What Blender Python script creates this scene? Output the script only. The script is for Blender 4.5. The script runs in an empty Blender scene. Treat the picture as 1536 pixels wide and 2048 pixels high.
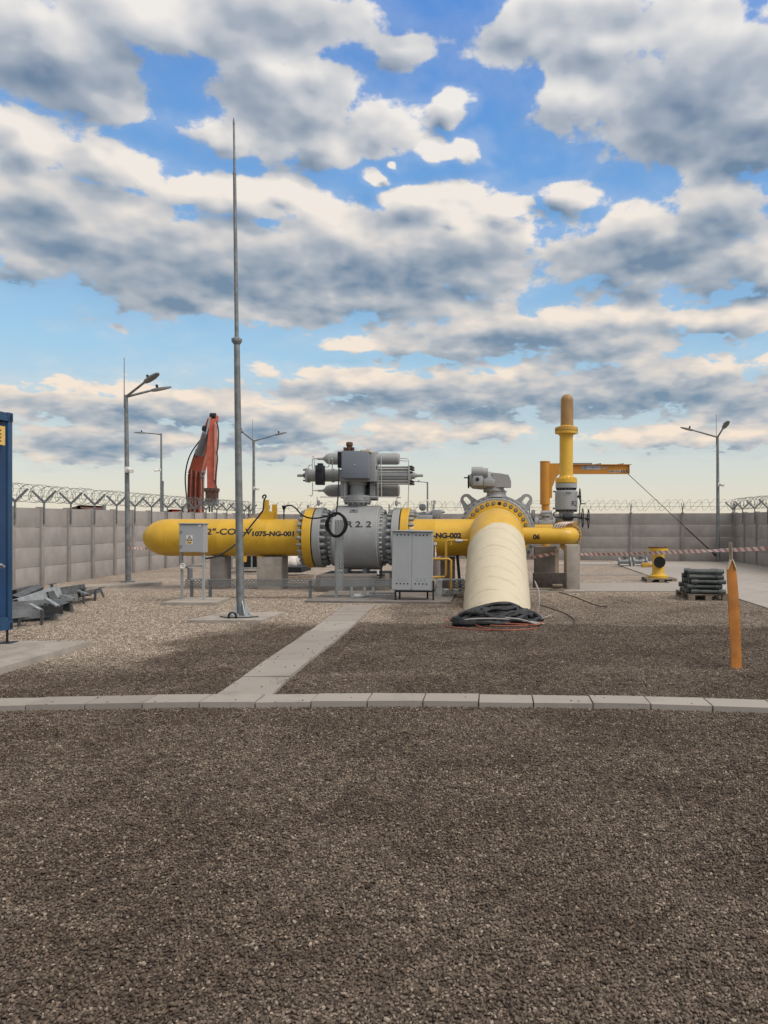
import bpy, bmesh, math, random
from mathutils import Vector, Matrix
random.seed(7)
sc = bpy.context.scene
COL = sc.collection
R = math.radians

# ------------------------------------------------------------------ camera
EYE, FOC, VX, VY = 1.65, 1540.0, 990.0, 1043.0       # eye height (m), focal length and vanishing point of the photograph
cam_d = bpy.data.cameras.new("camera")
cam = bpy.data.objects.new("camera", cam_d)
COL.objects.link(cam)
cam.location = (0, 0, EYE)
cam.rotation_euler = (R(90), 0, 0)
cam_d.sensor_fit = 'VERTICAL'
cam_d.sensor_height = 36.0
cam_d.lens = 36.0 * FOC / 2048.0
cam_d.shift_x = -(VX - 768) / 2048.0
cam_d.shift_y = (VY - 1024) / 2048.0
cam_d.clip_start, cam_d.clip_end = 0.05, 20000
sc.camera = cam

# ------------------------------------------------------------------ colour management
sc.view_settings.view_transform = 'Standard'
sc.view_settings.look = 'None'
sc.view_settings.exposure = 0.0
sc.view_settings.gamma = 1.0
sc.view_settings.use_curve_mapping = False
sc.cycles.use_denoising = True
sc.cycles.use_adaptive_sampling = True
sc.cycles.adaptive_threshold = 0.008
sc.cycles.adaptive_min_samples = 12
sc.cycles.max_bounces = 6
sc.cycles.diffuse_bounces = 3
sc.cycles.glossy_bounces = 3
sc.cycles.transparent_max_bounces = 12

# ------------------------------------------------------------------ node helper
class NB:
    def __init__(s, nt): s.nt = nt
    def new(s, t, **kw):
        n = s.nt.nodes.new(t)
        for k, v in kw.items(): setattr(n, k, v)
        return n
    def put(s, sock, v):
        if hasattr(v, 'is_output') or isinstance(v, bpy.types.NodeSocket): s.nt.links.new(v, sock)
        elif v is not None: sock.default_value = v
    def m(s, op, a, b=None, c=None, clamp=False):
        n = s.new('ShaderNodeMath', operation=op, use_clamp=clamp)
        for i, v in enumerate((a, b, c)):
            if v is not None: s.put(n.inputs[i], v)
        return n.outputs[0]
    def v(s, op, a, b=None, c=None, out=0):
        n = s.new('ShaderNodeVectorMath', operation=op)
        for i, x in enumerate((a, b, c)):
            if x is not None: s.put(n.inputs[i], x)
        return n.outputs['Value'] if op in ('LENGTH', 'DOT_PRODUCT', 'DISTANCE') else n.outputs[0]
    def scale(s, a, k):
        n = s.new('ShaderNodeVectorMath', operation='SCALE')
        s.put(n.inputs[0], a); s.put(n.inputs['Scale'], k)
        return n.outputs[0]
    def xyz(s, x, y, z):
        n = s.new('ShaderNodeCombineXYZ')
        for i, q in enumerate((x, y, z)): s.put(n.inputs[i], q)
        return n.outputs[0]
    def sep(s, v):
        n = s.new('ShaderNodeSeparateXYZ'); s.put(n.inputs[0], v)
        return n.outputs[0], n.outputs[1], n.outputs[2]
    def noise(s, vec, scale=5, detail=4, rough=0.5, dist=0.0, lac=2.0, col=False, dim='3D'):
        n = s.new('ShaderNodeTexNoise', noise_dimensions=dim)
        if vec is not None: s.put(n.inputs['Vector'], vec)
        n.inputs['Scale'].default_value = scale; n.inputs['Detail'].default_value = detail
        n.inputs['Roughness'].default_value = rough; n.inputs['Distortion'].default_value = dist
        n.inputs['Lacunarity'].default_value = lac
        return n.outputs['Color'] if col else n.outputs['Fac']
    def voro(s, vec, scale=5, out='Distance', feature='F1', rand=1.0, smooth=None, detail=0):
        n = s.new('ShaderNodeTexVoronoi', feature=feature, voronoi_dimensions='2D')
        if vec is not None: s.put(n.inputs['Vector'], vec)
        n.inputs['Scale'].default_value = scale; n.inputs['Randomness'].default_value = rand
        n.inputs['Detail'].default_value = detail
        if smooth is not None and feature == 'SMOOTH_F1': n.inputs['Smoothness'].default_value = smooth
        return n.outputs[out]
    def ramp01(s, x, a, b, lo=0.0, hi=1.0, smooth=True):
        n = s.new('ShaderNodeMapRange', interpolation_type='SMOOTHSTEP' if smooth else 'LINEAR')
        s.put(n.inputs[0], x)
        for i, q in enumerate((a, b, lo, hi)): s.put(n.inputs[i + 1], q)
        return n.outputs[0]
    def mix(s, f, a, b, mode='MIX'):
        n = s.new('ShaderNodeMix', data_type='RGBA', blend_type=mode, clamp_factor=True)
        s.put(n.inputs[0], f)
        for i, q in ((6, a), (7, b)):
            if isinstance(q, (tuple, list)) and len(q) == 3: q = (*q, 1)
            s.put(n.inputs[i], q)
        return n.outputs[2]
    def ramp(s, x, stops, interp='LINEAR'):
        n = s.new('ShaderNodeValToRGB'); s.put(n.inputs[0], x)
        cr = n.color_ramp; cr.interpolation = interp
        while len(cr.elements) < len(stops): cr.elements.new(0.5)
        for e, (p, c) in zip(cr.elements, stops):
            e.position = p; e.color = (*c, 1) if len(c) == 3 else c
        return n.outputs[0]

# ------------------------------------------------------------------ sun and sky
SUN_EL, SUN_AZ = R(50), R(118)      # sun to the right and behind, veiled by cloud (azimuth from +Y towards +X)
sun_d = bpy.data.lights.new("sun", 'SUN')
sun_d.energy = 2.0; sun_d.angle = R(30); sun_d.color = (1.0, 0.91, 0.80)
sun = bpy.data.objects.new("sun", sun_d); COL.objects.link(sun)
_sd = Vector((math.sin(SUN_AZ) * math.cos(SUN_EL), math.cos(SUN_AZ) * math.cos(SUN_EL), math.sin(SUN_EL)))
sun.rotation_euler = (-_sd).to_track_quat('-Z', 'Y').to_euler()

# cumulus banks: (centre x, centre y, half width, half height) as read off the photograph and turned into azimuth / elevation
CLOUDS = [
 (120,110,210,125),(330,50,260,75),(600,60,230,85),(560,190,165,110),(805,92,72,36),(190,195,190,50),(660,150,95,55),(470,255,150,42),(640,270,80,45),
 (775,245,88,62),(905,206,36,31),(882,297,56,30),(950,290,36,29),(742,339,32,23),(787,319,15,10),
 (55,285,120,62),(205,325,135,62),(470,383,190,46),(95,400,160,70),(560,365,60,28),
 (170,470,260,110),(470,530,460,110),(800,515,290,125),(960,480,115,85),(850,400,130,42),(420,605,220,42),(700,600,330,42),
 (1200,70,270,105),(1400,170,260,150),(1480,290,130,62),(1160,190,115,85),(1335,260,165,65),(1040,50,110,60),
 (1290,500,230,92),(1450,400,140,88),(1140,387,75,30),(1010,412,52,26),(1480,530,130,65),(1500,220,120,160),(920,415,40,16),
 (1060,660,330,52),(860,690,210,24),(1230,690,160,48),(1450,640,150,42),(700,690,60,12),
 (1000,785,520,58),(1320,770,300,64),(720,765,190,36),(1500,800,120,70),
 (300,810,360,42),(560,850,120,66),(230,870,200,40),(160,905,110,24),(800,868,130,36),(980,860,90,26),(1330,876,160,26),(1480,870,110,32),(300,890,46,24),(560,905,90,20),
]
# where those banks are deepest, so that their undersides stand in their own shade
DEEP = [
 (560,545,400,75),(880,560,190,70),(240,585,260,48),(1290,525,210,75),(1430,215,190,105),(1500,300,110,55),(1090,685,270,36),(1080,795,420,48),(1370,790,300,46),
 (110,150,150,55),(440,140,90,55),(300,835,260,34),(180,885,130,28),(540,880,130,40),(640,50,220,40),(1130,30,220,36),(90,450,170,50),(1440,440,110,60),(640,255,60,28),(700,600,260,34),(1460,600,120,40),(230,150,130,50),
]
world = bpy.data.worlds.new("World"); sc.world = world
world.use_nodes = True
wt = world.node_tree; wt.nodes.clear()

def cloud_group():
    g = bpy.data.node_groups.new("cloud_density", 'ShaderNodeTree')
    g.interface.new_socket("P", in_out='INPUT', socket_type='NodeSocketVector')
    g.interface.new_socket("D", in_out='OUTPUT', socket_type='NodeSocketFloat')
    g.interface.new_socket("M", in_out='OUTPUT', socket_type='NodeSocketFloat')
    g.interface.new_socket("S", in_out='OUTPUT', socket_type='NodeSocketFloat')
    g.interface.new_socket("F", in_out='OUTPUT', socket_type='NodeSocketFloat')
    b = NB(g)
    P = b.new('NodeGroupInput').outputs[0]
    az, el, _ = b.sep(P)
    k = b.m('DIVIDE', 1.0, b.m('ADD', b.m('MAXIMUM', el, 0.0), 0.28))
    q = b.xyz(b.m('MULTIPLY', b.m('SINE', az), k), b.m('MULTIPLY', b.m('COSINE', az), k), 0.0)
    w = b.v('SUBTRACT', b.noise(q, 3.2, 2, 0.55, col=True, dim='2D'), (0.5, 0.5, 0.5))
    w2 = b.v('SUBTRACT', b.noise(q, 11.0, 2, 0.6, col=True, dim='2D'), (0.5, 0.5, 0.5))
    damp = b.ramp01(el, 0.0, 0.45, 0.35, 1.0, smooth=False)
    off = b.v('MULTIPLY', b.v('MULTIPLY_ADD', w2, (0.6, 0.6, 0), w), (0.055, 0.045, 0))
    Pw = b.v('ADD', P, b.scale(off, damp))
    acc = None
    deep = None
    for i, (cx, cy, rx, ry) in enumerate(CLOUDS + DEEP):
        a = math.atan((cx - VX) / FOC); ca = math.cos(a)
        e = (VY - cy) / FOC * ca
        sx, sy = FOC / (rx * ca * ca), FOC / (ry * ca)
        l = b.v('LENGTH', b.v('MULTIPLY_ADD', Pw, (sx, sy, 0), (-a * sx, -e * sy, 0)))
        if i < len(CLOUDS): acc = l if acc is None else b.m('SMOOTH_MIN', acc, l, 0.30)
        else: deep = l if deep is None else b.m('SMOOTH_MIN', deep, l, 0.30)
    # generic cover outside the photographed part of the sky
    gen = b.noise(q, 1.5, 2, 0.5, dim='2D')
    gen = b.m('MULTIPLY_ADD', gen, -5.0, 2.7)
    away = b.ramp01(b.m('ABSOLUTE', b.m('ADD', az, 0.14)), 0.52, 0.75)
    high = b.ramp01(el, 0.66, 0.85)
    out = b.m('MAXIMUM', away, high)
    acc = b.m('ADD', b.m('MULTIPLY', acc, b.m('SUBTRACT', 1.0, out)), b.m('MULTIPLY', gen, out))
    M = b.m('SUBTRACT', 1.0, acc)                      # 1 in the heart of a cloud, 0 at its nominal rim
    f1 = b.noise(b.v('MULTIPLY_ADD', w, (0.04, 0.04, 0), q), 7.0, 8, 0.62, dim='2D')
    f2 = b.voro(b.v('MULTIPLY_ADD', w2, (0.06, 0.06, 0), q), 9.0, feature='F1', detail=2)
    D = b.m('MULTIPLY_ADD', b.m('SUBTRACT', f1, 0.5), 1.7, b.m('MULTIPLY_ADD', M, 1.0, 0.24))
    D = b.m('MULTIPLY_ADD', b.m('SUBTRACT', 0.42, f2), 0.55, D)
    fl = b.noise(b.v('MULTIPLY_ADD', w, (0.04, 0.04, 0), q), 8.5, 2.5, 0.55, dim='2D')
    S = b.m('MULTIPLY_ADD', b.m('SUBTRACT', fl, 0.5), 1.15, b.m('MULTIPLY', M, 1.0))
    o = b.new('NodeGroupOutput')
    g.links.new(S, o.inputs[2]); g.links.new(f1, o.inputs[3])
    g.links.new(D, o.inputs[0]); g.links.new(b.m('MULTIPLY_ADD', b.m('SUBTRACT', f1, 0.5), -0.9, deep), o.inputs[1])
    return g

def build_world():
    b = NB(wt)
    d = b.new('ShaderNodeTexCoord').outputs['Generated']
    x, y, z = b.sep(d)
    az = b.m('ARCTAN2', x, y)
    hor = b.m('MAXIMUM', b.m('SQRT', b.m('ADD', b.m('MULTIPLY', x, x), b.m('MULTIPLY', y, y))), 0.02)
    el = b.m('DIVIDE', z, hor)
    P = b.xyz(az, el, 0.0)
    G = cloud_group()
    def dens(vec):
        n = b.new('ShaderNodeGroup', node_tree=G); b.put(n.inputs[0], vec)
        return n.outputs
    D0, M0, S0, F0 = dens(P)
    damp = b.ramp01(el, 0.0, 0.45, 0.4, 1.0, smooth=False)
    S1 = dens(b.v('ADD', P, b.scale(b.xyz(0.012, 0.026, 0), damp)))[2]
    cover = b.m('POWER', b.ramp01(D0, -0.10, 0.28), 1.3)
    veil = b.m('MULTIPLY', b.ramp01(D0, -0.8, 0.1), 0.16)
    cover = b.m('MAXIMUM', cover, veil)
    thick = b.ramp01(D0, 0.10, 1.15)
    lit = b.m('MULTIPLY_ADD', b.m('SUBTRACT', S0, S1), 1.0, 0.74)
    lit = b.m('MULTIPLY_ADD', b.m('SUBTRACT', F0, 0.5), 1.4, lit)
    lit = b.m('MULTIPLY_ADD', thick, -0.42, lit)
    e01 = b.ramp01(el, 0.0, 0.55, smooth=False)
    light = b.mix(b.ramp01(el, 0.7, 1.2), b.mix(e01, (0.93, 0.77, 0.61), (0.86, 0.83, 0.80)), (0.96, 0.86, 0.75))
    dark = b.mix(b.ramp01(el, 0.7, 1.2), b.mix(e01, (0.22, 0.32, 0.42), (0.15, 0.225, 0.34)), (0.40, 0.38, 0.37))
    deep = b.ramp01(M0, 1.75, 0.35)
    lit = b.m('MULTIPLY_ADD', deep, -0.52, lit)
    ccol = b.ramp01(lit, -0.42, 1.08, smooth=False)
    mid = b.mix(b.ramp01(el, 0.7, 1.2), b.mix(e01, (0.54, 0.555, 0.565), (0.43, 0.475, 0.545)), (0.62, 0.58, 0.54))
    ccol = b.mix(b.ramp01(ccol, 0.46, 1.0, smooth=False), b.mix(b.ramp01(ccol, 0.0, 0.5, smooth=False), dark, mid), light)
    # clear sky: physical sky, warmed at the horizon by the evening haze
    sky = b.new('ShaderNodeTexSky', sky_type='NISHITA', sun_disc=False, sun_elevation=SUN_EL, sun_rotation=SUN_AZ,
                altitude=100, air_density=1.0, dust_density=0.8, ozone_density=2.0)
    skyc = b.scale(sky.outputs[0], 0.1)
    clear = b.ramp(b.m('MULTIPLY', el, 1.45, clamp=True),
        [(0.0, (0.86, 0.76, 0.60)), (0.07, (0.78, 0.76, 0.66)), (0.16, (0.64, 0.74, 0.74)), (0.30, (0.40, 0.67, 0.88)), (0.52, (0.20, 0.47, 0.86)), (0.9, (0.10, 0.31, 0.79))])
    base = b.mix(0.78, skyc, clear)
    # glow of the veiled sun on the cloud around it
    near = b.v('DOT_PRODUCT', d, tuple(_sd))
    glow = b.m('MULTIPLY', b.m('POWER', b.m('MAXIMUM', near, 0.0), 3.0), 1.2)
    behind = b.ramp01(y, 0.25, -0.5, 1.0, 1.0)
    col = b.mix(cover, base, ccol)
    col = b.scale(col, b.m('ADD', behind, glow))
    below = b.ramp01(z, -0.02, 0.0)
    col = b.mix(below, (0.22, 0.20, 0.18), col)
    bg = b.new('ShaderNodeBackground'); b.put(bg.inputs[0], b.scale(col, 10.0)); bg.inputs[1].default_value = 0.1
    o = b.new('ShaderNodeOutputWorld'); wt.links.new(bg.outputs[0], o.inputs[0])
    world.cycles.sampling_method = 'MANUAL'
    world.cycles.sample_map_resolution = 256
build_world()

# ------------------------------------------------------------------ placing helpers (photograph pixels -> metres)
def gx(px, D): return (px - VX) * D / FOC
def gz(py, D): return EYE + (VY - py) * D / FOC
def at(px, py, D): return Vector((gx(px, D), D, gz(py, D)))
def gd(py, z=0.0): return (EYE - z) * FOC / (py - VY)

# ------------------------------------------------------------------ materials
MATS = {}
def mat(name, col, rough=0.5, metal=0.0, var=0.12, scale=6.0, bump=0.0, bscale=60.0, grime=0.0, gcol=(0.10, 0.085, 0.07), gscale=1.6, streak=0.0, spec=0.5, coat=0.0):
    if name in MATS: return MATS[name]
    m = bpy.data.materials.new(name); m.use_nodes = True
    nt = m.node_tree; b = NB(nt)
    p = nt.nodes['Principled BSDF']
    geo = b.new('ShaderNodeNewGeometry').outputs['Position']
    n1 = b.noise(geo, scale, 5, 0.6)
    lo = tuple(max(0, c * (1 - var)) for c in col); hi = tuple(min(1, c * (1 + var)) for c in col)
    c = b.mix(b.ramp01(n1, 0.3, 0.7), lo, hi)
    if grime > 0:
        g = b.noise(b.v('MULTIPLY', geo, (1, 1, 0.45)), gscale, 7, 0.68, dist=0.4)
        c = b.mix(b.m('MULTIPLY', b.ramp01(g, 0.48, 0.75), grime), c, gcol)
    if streak > 0:
        s = b.noise(b.v('MULTIPLY', geo, (9, 9, 0.5)), 2.0, 4, 0.6)
        c = b.mix(b.m('MULTIPLY', b.ramp01(s, 0.5, 0.75), streak), c, gcol)
    b.put(p.inputs['Base Color'], c)
    p.inputs['Metallic'].default_value = metal
    p.inputs['Specular IOR Level'].default_value = spec
    p.inputs['Coat Weight'].default_value = coat
    b.put(p.inputs['Roughness'], b.m('MULTIPLY_ADD', b.noise(geo, scale * 2.3, 4, 0.6), 0.3, rough - 0.15, clamp=True))
    if bump > 0:
        bn = b.new('ShaderNodeBump'); bn.inputs['Strength'].default_value = 0.5; bn.inputs['Distance'].default_value = bump
        b.put(bn.inputs['Height'], b.noise(geo, bscale, 6, 0.65)); b.put(p.inputs['Normal'], bn.outputs[0])
    MATS[name] = m
    return m

YEL = mat('yellow_paint', (0.60, 0.36, 0.028), 0.42, var=0.07, scale=3, grime=0.30, gcol=(0.36, 0.22, 0.05), bump=0.0006, bscale=40)
YEL2 = mat('yellow_paint_faded', (0.50, 0.29, 0.045), 0.5, var=0.10, scale=4, grime=0.35, gcol=(0.30, 0.18, 0.06))
CRANE = mat('amber_paint', (0.50, 0.215, 0.022), 0.5, var=0.09, scale=3, grime=0.35, gcol=(0.27, 0.13, 0.04))
GREY = mat('valve_grey_paint', (0.29, 0.30, 0.305), 0.45, var=0.06, scale=4, grime=0.22, gcol=(0.17, 0.17, 0.165), bump=0.0005)
GREYD = mat('dark_grey_paint', (0.17, 0.18, 0.19), 0.5, var=0.10, scale=8, grime=0.3)
BOX = mat('cabinet_grey_paint', (0.35, 0.37, 0.385), 0.45, var=0.03, scale=3, grime=0.12, gcol=(0.22, 0.22, 0.22), streak=0.10)
ABOX = mat('control_box_paint', (0.17, 0.195, 0.23), 0.45, var=0.04, scale=4, grime=0.15)
STUD = mat('zinc_stud', (0.26, 0.28, 0.285), 0.45, metal=0.35, var=0.25, scale=14)
BLACK = mat('black_rubber', (0.012, 0.0125, 0.014), 0.7, var=0.3, scale=20, spec=0.25)
BLACKM = mat('black_metal', (0.016, 0.018, 0.022), 0.55, var=0.3, scale=12, spec=0.3)
GALV = mat('galvanised_steel', (0.40, 0.43, 0.44), 0.5, metal=0.55, var=0.20, scale=9, grime=0.35, gcol=(0.20, 0.22, 0.23))
GALVD = mat('weathered_galvanised_steel', (0.19, 0.205, 0.21), 0.55, metal=0.4, var=0.25, scale=7, grime=0.35, gcol=(0.12, 0.13, 0.13))
STEEL = mat('bare_tube_steel', (0.55, 0.55, 0.53), 0.35, metal=0.8, var=0.1)
CONC = mat('concrete', (0.34, 0.305, 0.265), 0.85, var=0.16, scale=4, bump=0.004, bscale=45, grime=0.35, gcol=(0.17, 0.155, 0.14), spec=0.3)
CONCD = mat('damp_concrete', (0.20, 0.18, 0.165), 0.85, var=0.18, scale=4, bump=0.004, bscale=45, grime=0.4, gcol=(0.10, 0.09, 0.08), spec=0.3)
WALLM = mat('precast_concrete', (0.33, 0.308, 0.292), 0.9, var=0.10, scale=2.2, bump=0.003, bscale=50, grime=0.28, gcol=(0.20, 0.175, 0.16), gscale=0.9, streak=0.18, spec=0.25)
POSTM = mat('precast_post_concrete', (0.27, 0.25, 0.237), 0.9, var=0.14, scale=3, bump=0.003, grime=0.3, gcol=(0.16, 0.145, 0.13), spec=0.25)
WIRE = mat('razor_wire_steel', (0.16, 0.17, 0.165), 0.5, metal=0.4, var=0.2)
BLUE = mat('container_blue_paint', (0.006, 0.040, 0.115), 0.45, var=0.12, scale=3, grime=0.3, gcol=(0.02, 0.05, 0.10), streak=0.2)
BLUEL = mat('container_frame_blue_paint', (0.016, 0.060, 0.135), 0.5, var=0.12, scale=5, grime=0.3, gcol=(0.05, 0.09, 0.13))
RED = mat('excavator_red_paint', (0.47, 0.105, 0.062), 0.55, var=0.18, scale=3, grime=0.35, gcol=(0.20, 0.09, 0.07))
PINK = mat('excavator_faded_paint', (0.55, 0.24, 0.18), 0.6, var=0.15, scale=3, grime=0.4, gcol=(0.30, 0.16, 0.13))
RUST = mat('rusty_iron', (0.09, 0.045, 0.03), 0.8, var=0.4, scale=12, bump=0.002)
WOOD = mat('weathered_wood', (0.20, 0.165, 0.125), 0.85, var=0.25, scale=12, grime=0.3)
WOODD = mat('dark_timber', (0.055, 0.042, 0.036), 0.85, var=0.3, scale=9, bump=0.002)
STAKE = mat('orange_stake_paint', (0.47, 0.18, 0.032), 0.6, var=0.16, scale=6, grime=0.55, gcol=(0.29, 0.13, 0.05), streak=0.35, gscale=3.5)
PALEW = mat('bare_pale_wood', (0.55, 0.46, 0.34), 0.8, var=0.15, scale=16)
SCRAP = mat('scrap_steel', (0.105, 0.115, 0.12), 0.6, metal=0.25, var=0.3, scale=7, grime=0.4)
PIPEG = mat('green_grey_pipe', (0.075, 0.088, 0.085), 0.5, var=0.25, scale=9, grime=0.3)
WHITE = mat('white_plastic', (0.68, 0.68, 0.66), 0.5, var=0.06)
SACK = mat('white_sack', (0.62, 0.58, 0.54), 0.85, var=0.12, scale=5, bump=0.01, bscale=9)
TXT = mat('stencil_black', (0.02, 0.02, 0.022), 0.6, var=0.2)
TXTG = mat('embossed_grey', (0.26, 0.28, 0.29), 0.5, var=0.05)
CORDO = mat('orange_cord', (0.30, 0.085, 0.045), 0.6, var=0.15)
CORDG = mat('grey_cord', (0.32, 0.30, 0.29), 0.6, var=0.15)
CORDW = mat('white_cord', (0.55, 0.47, 0.45), 0.6, var=0.15)
BLACKH = mat('black_hose_rubber', (0.022, 0.024, 0.026), 0.5, var=0.5, scale=5, spec=0.4)
BROWN = mat('brown_cap_paint', (0.33, 0.19, 0.065), 0.55, var=0.1, scale=2, grime=0.55, gcol=(0.13, 0.075, 0.04), gscale=2.4)
SIGNY = mat('sign_yellow', (0.75, 0.50, 0.03), 0.5, var=0.05)
STICK = mat('yellow_notice', (0.72, 0.47, 0.13), 0.6, var=0.15, scale=20)

# white protective coating of the buried pipe: cream tape with scuffs
def coating_mat():
    m = bpy.data.materials.new('cream_pipe_coating'); m.use_nodes = True
    b = NB(m.node_tree); p = m.node_tree.nodes['Principled BSDF']
    geo = b.new('ShaderNodeNewGeometry').outputs['Position']
    c = b.mix(b.noise(geo, 2.2, 5, 0.6), (0.53, 0.475, 0.345), (0.59, 0.53, 0.395))
    st = b.noise(b.v('MULTIPLY', geo, (0.8, 5.0, 5.0)), 2.5, 6, 0.7)
    c = b.mix(b.m('MULTIPLY', b.ramp01(st, 0.56, 0.74), 0.5), c, (0.36, 0.30, 0.21))
    x, y, z = b.sep(geo)
    wv = b.v('SUBTRACT', b.noise(geo, 1.1, 4, 0.6, col=True), (0.5, 0.5, 0.5)); wx, wy, wz = b.sep(wv)
    t = b.m('ADD', b.m('MULTIPLY_ADD', y, 2.35, b.m('MULTIPLY', x, 0.55)), b.m('MULTIPLY', wx, 0.9))
    fr = b.m('ABSOLUTE', b.m('SUBTRACT', b.m('FRACT', t), 0.5))
    line = b.m('MULTIPLY', b.ramp01(fr, 0.035, 0.0), b.ramp01(b.noise(geo, 2.7, 4, 0.6), 0.42, 0.62))
    soft = b.m('MULTIPLY', b.ramp01(fr, 0.22, 0.0), b.ramp01(b.noise(geo, 1.6, 3, 0.6), 0.4, 0.7))
    c = b.mix(b.m('MULTIPLY', soft, 0.35), c, (0.40, 0.34, 0.24))
    c = b.mix(b.m('MULTIPLY', line, 0.75), c, (0.24, 0.20, 0.14))
    b.put(p.inputs['Base Color'], c); p.inputs['Roughness'].default_value = 0.62; p.inputs['Specular IOR Level'].default_value = 0.3
    bn = b.new('ShaderNodeBump'); bn.inputs['Strength'].default_value = 0.6; bn.inputs['Distance'].default_value = 0.012
    b.put(bn.inputs['Height'], b.noise(b.v('MULTIPLY', geo, (1, 3, 3)), 4.0, 5, 0.6)); b.put(p.inputs['Normal'], bn.outputs[0])
    return m
COAT = coating_mat()

def perforated(name, col):
    """galvanised sheet with rows of real slots (the slots let light through)"""
    m = bpy.data.materials.new(name); m.use_nodes = True
    nt = m.node_tree; b = NB(nt); p = nt.nodes['Principled BSDF']
    uv = b.new('ShaderNodeUVMap', uv_map='UVMap').outputs[0]
    u, v, _ = b.sep(uv)
    row = b.m('FLOOR', b.m('DIVIDE', v, 0.035))
    uu = b.m('ADD', b.m('DIVIDE', u, 0.075), b.m('MULTIPLY', b.m('MODULO', row, 2.0), 0.5))
    fu = b.m('ABSOLUTE', b.m('SUBTRACT', b.m('FRACT', uu), 0.5)); fv = b.m('ABSOLUTE', b.m('SUBTRACT', b.m('FRACT', b.m('DIVIDE', v, 0.035)), 0.5))
    hole = b.m('MULTIPLY', b.m('LESS_THAN', fu, 0.32), b.m('LESS_THAN', fv, 0.24))
    geo = b.new('ShaderNodeNewGeometry').outputs['Position']
    b.put(p.inputs['Base Color'], b.mix(b.noise(geo, 9, 4, 0.6), tuple(c * 0.75 for c in col), col))
    p.inputs['Metallic'].default_value = 0.4; p.inputs['Roughness'].default_value = 0.5
    tr = b.new('ShaderNodeBsdfTransparent'); mx = b.new('ShaderNodeMixShader')
    b.put(mx.inputs[0], hole); nt.links.new(p.outputs[0], mx.inputs[1]); nt.links.new(tr.outputs[0], mx.inputs[2])
    nt.links.new(mx.outputs[0], nt.nodes['Material Output'].inputs[0])
    return m
PERF = perforated('slotted_tray_steel', (0.36, 0.39, 0.40))
PERFD = perforated('weathered_slotted_tray_steel', (0.23, 0.24, 0.24))

def tape_mat():
    m = bpy.data.materials.new('barrier_tape_plastic'); m.use_nodes = True
    b = NB(m.node_tree); p = m.node_tree.nodes['Principled BSDF']
    u, v, _ = b.sep(b.new('ShaderNodeUVMap', uv_map='UVMap').outputs[0])
    f = b.m('FRACT', b.m('DIVIDE', b.m('ADD', u, v), 0.17))
    c = b.mix(b.ramp01(f, 0.46, 0.54), (0.48, 0.20, 0.19), (0.66, 0.61, 0.58))
    c = b.mix(b.ramp01(f, 0.0, 0.08), (0.66, 0.61, 0.58), c)
    b.put(p.inputs['Base Color'], c); p.inputs['Roughness'].default_value = 0.45
    return m
TAPE = tape_mat()

# gravel: pale and dark stone colours, mixed by position with noisy edges
def dark_gravel_mask(b, pos):
    """0 pale .. 1 dark, as a function of where on the yard the stone lies"""
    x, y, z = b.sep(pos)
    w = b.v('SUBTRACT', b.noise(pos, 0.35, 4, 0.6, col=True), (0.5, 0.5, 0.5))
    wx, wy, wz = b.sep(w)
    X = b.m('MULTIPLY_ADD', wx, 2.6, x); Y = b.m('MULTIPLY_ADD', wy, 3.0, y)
    damp = b.ramp01(Y, 10.0, 8.4)                                    # dark stone everywhere this side of the kerb
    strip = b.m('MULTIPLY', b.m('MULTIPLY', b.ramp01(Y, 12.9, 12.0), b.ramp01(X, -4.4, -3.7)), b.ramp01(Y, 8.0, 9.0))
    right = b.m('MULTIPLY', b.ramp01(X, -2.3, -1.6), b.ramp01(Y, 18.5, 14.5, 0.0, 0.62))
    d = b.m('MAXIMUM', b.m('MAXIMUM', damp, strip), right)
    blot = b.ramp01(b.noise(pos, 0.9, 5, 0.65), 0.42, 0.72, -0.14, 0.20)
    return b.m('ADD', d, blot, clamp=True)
PALE_STONE = [(0.0, (0.16, 0.13, 0.105)), (0.25, (0.30, 0.25, 0.205)), (0.6, (0.43, 0.37, 0.305)), (0.8, (0.30, 0.235, 0.19)), (0.86, (0.66, 0.59, 0.50)), (1.0, (0.50, 0.43, 0.36))]
DARK_STONE = [(0.0, (0.043, 0.032, 0.024)), (0.3, (0.086, 0.065, 0.049)), (0.6, (0.136, 0.104, 0.080)), (0.90, (0.106, 0.077, 0.058)), (0.945, (0.22, 0.18, 0.145)), (1.0, (0.29, 0.245, 0.20))]
def stone_mat():
    m = bpy.data.materials.new('pebble'); m.use_nodes = True
    b = NB(m.node_tree); p = m.node_tree.nodes['Principled BSDF']
    g = b.new('ShaderNodeNewGeometry')
    r = g.outputs['Random Per Island']; pos = g.outputs['Position']
    mask = dark_gravel_mask(b, pos)
    c = b.mix(mask, b.ramp(r, PALE_STONE), b.ramp(r, DARK_STONE))
    cl = b.ramp01(b.noise(pos, 15, 2, 0.6), 0.30, 0.70, 0.66, 1.34)
    c = b.scale(c, cl)
    c = b.mix(0.35, c, b.mix(b.noise(pos, 160, 3, 0.6), (0.02, 0.02, 0.02), (0.98, 0.95, 0.9)), 'OVERLAY')
    b.put(p.inputs['Base Color'], c); b.put(p.inputs['Roughness'], b.m('MULTIPLY_ADD', mask, -0.15, 0.85)); p.inputs['Specular IOR Level'].default_value = 0.3
    return m
PEBBLE = stone_mat()
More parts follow.
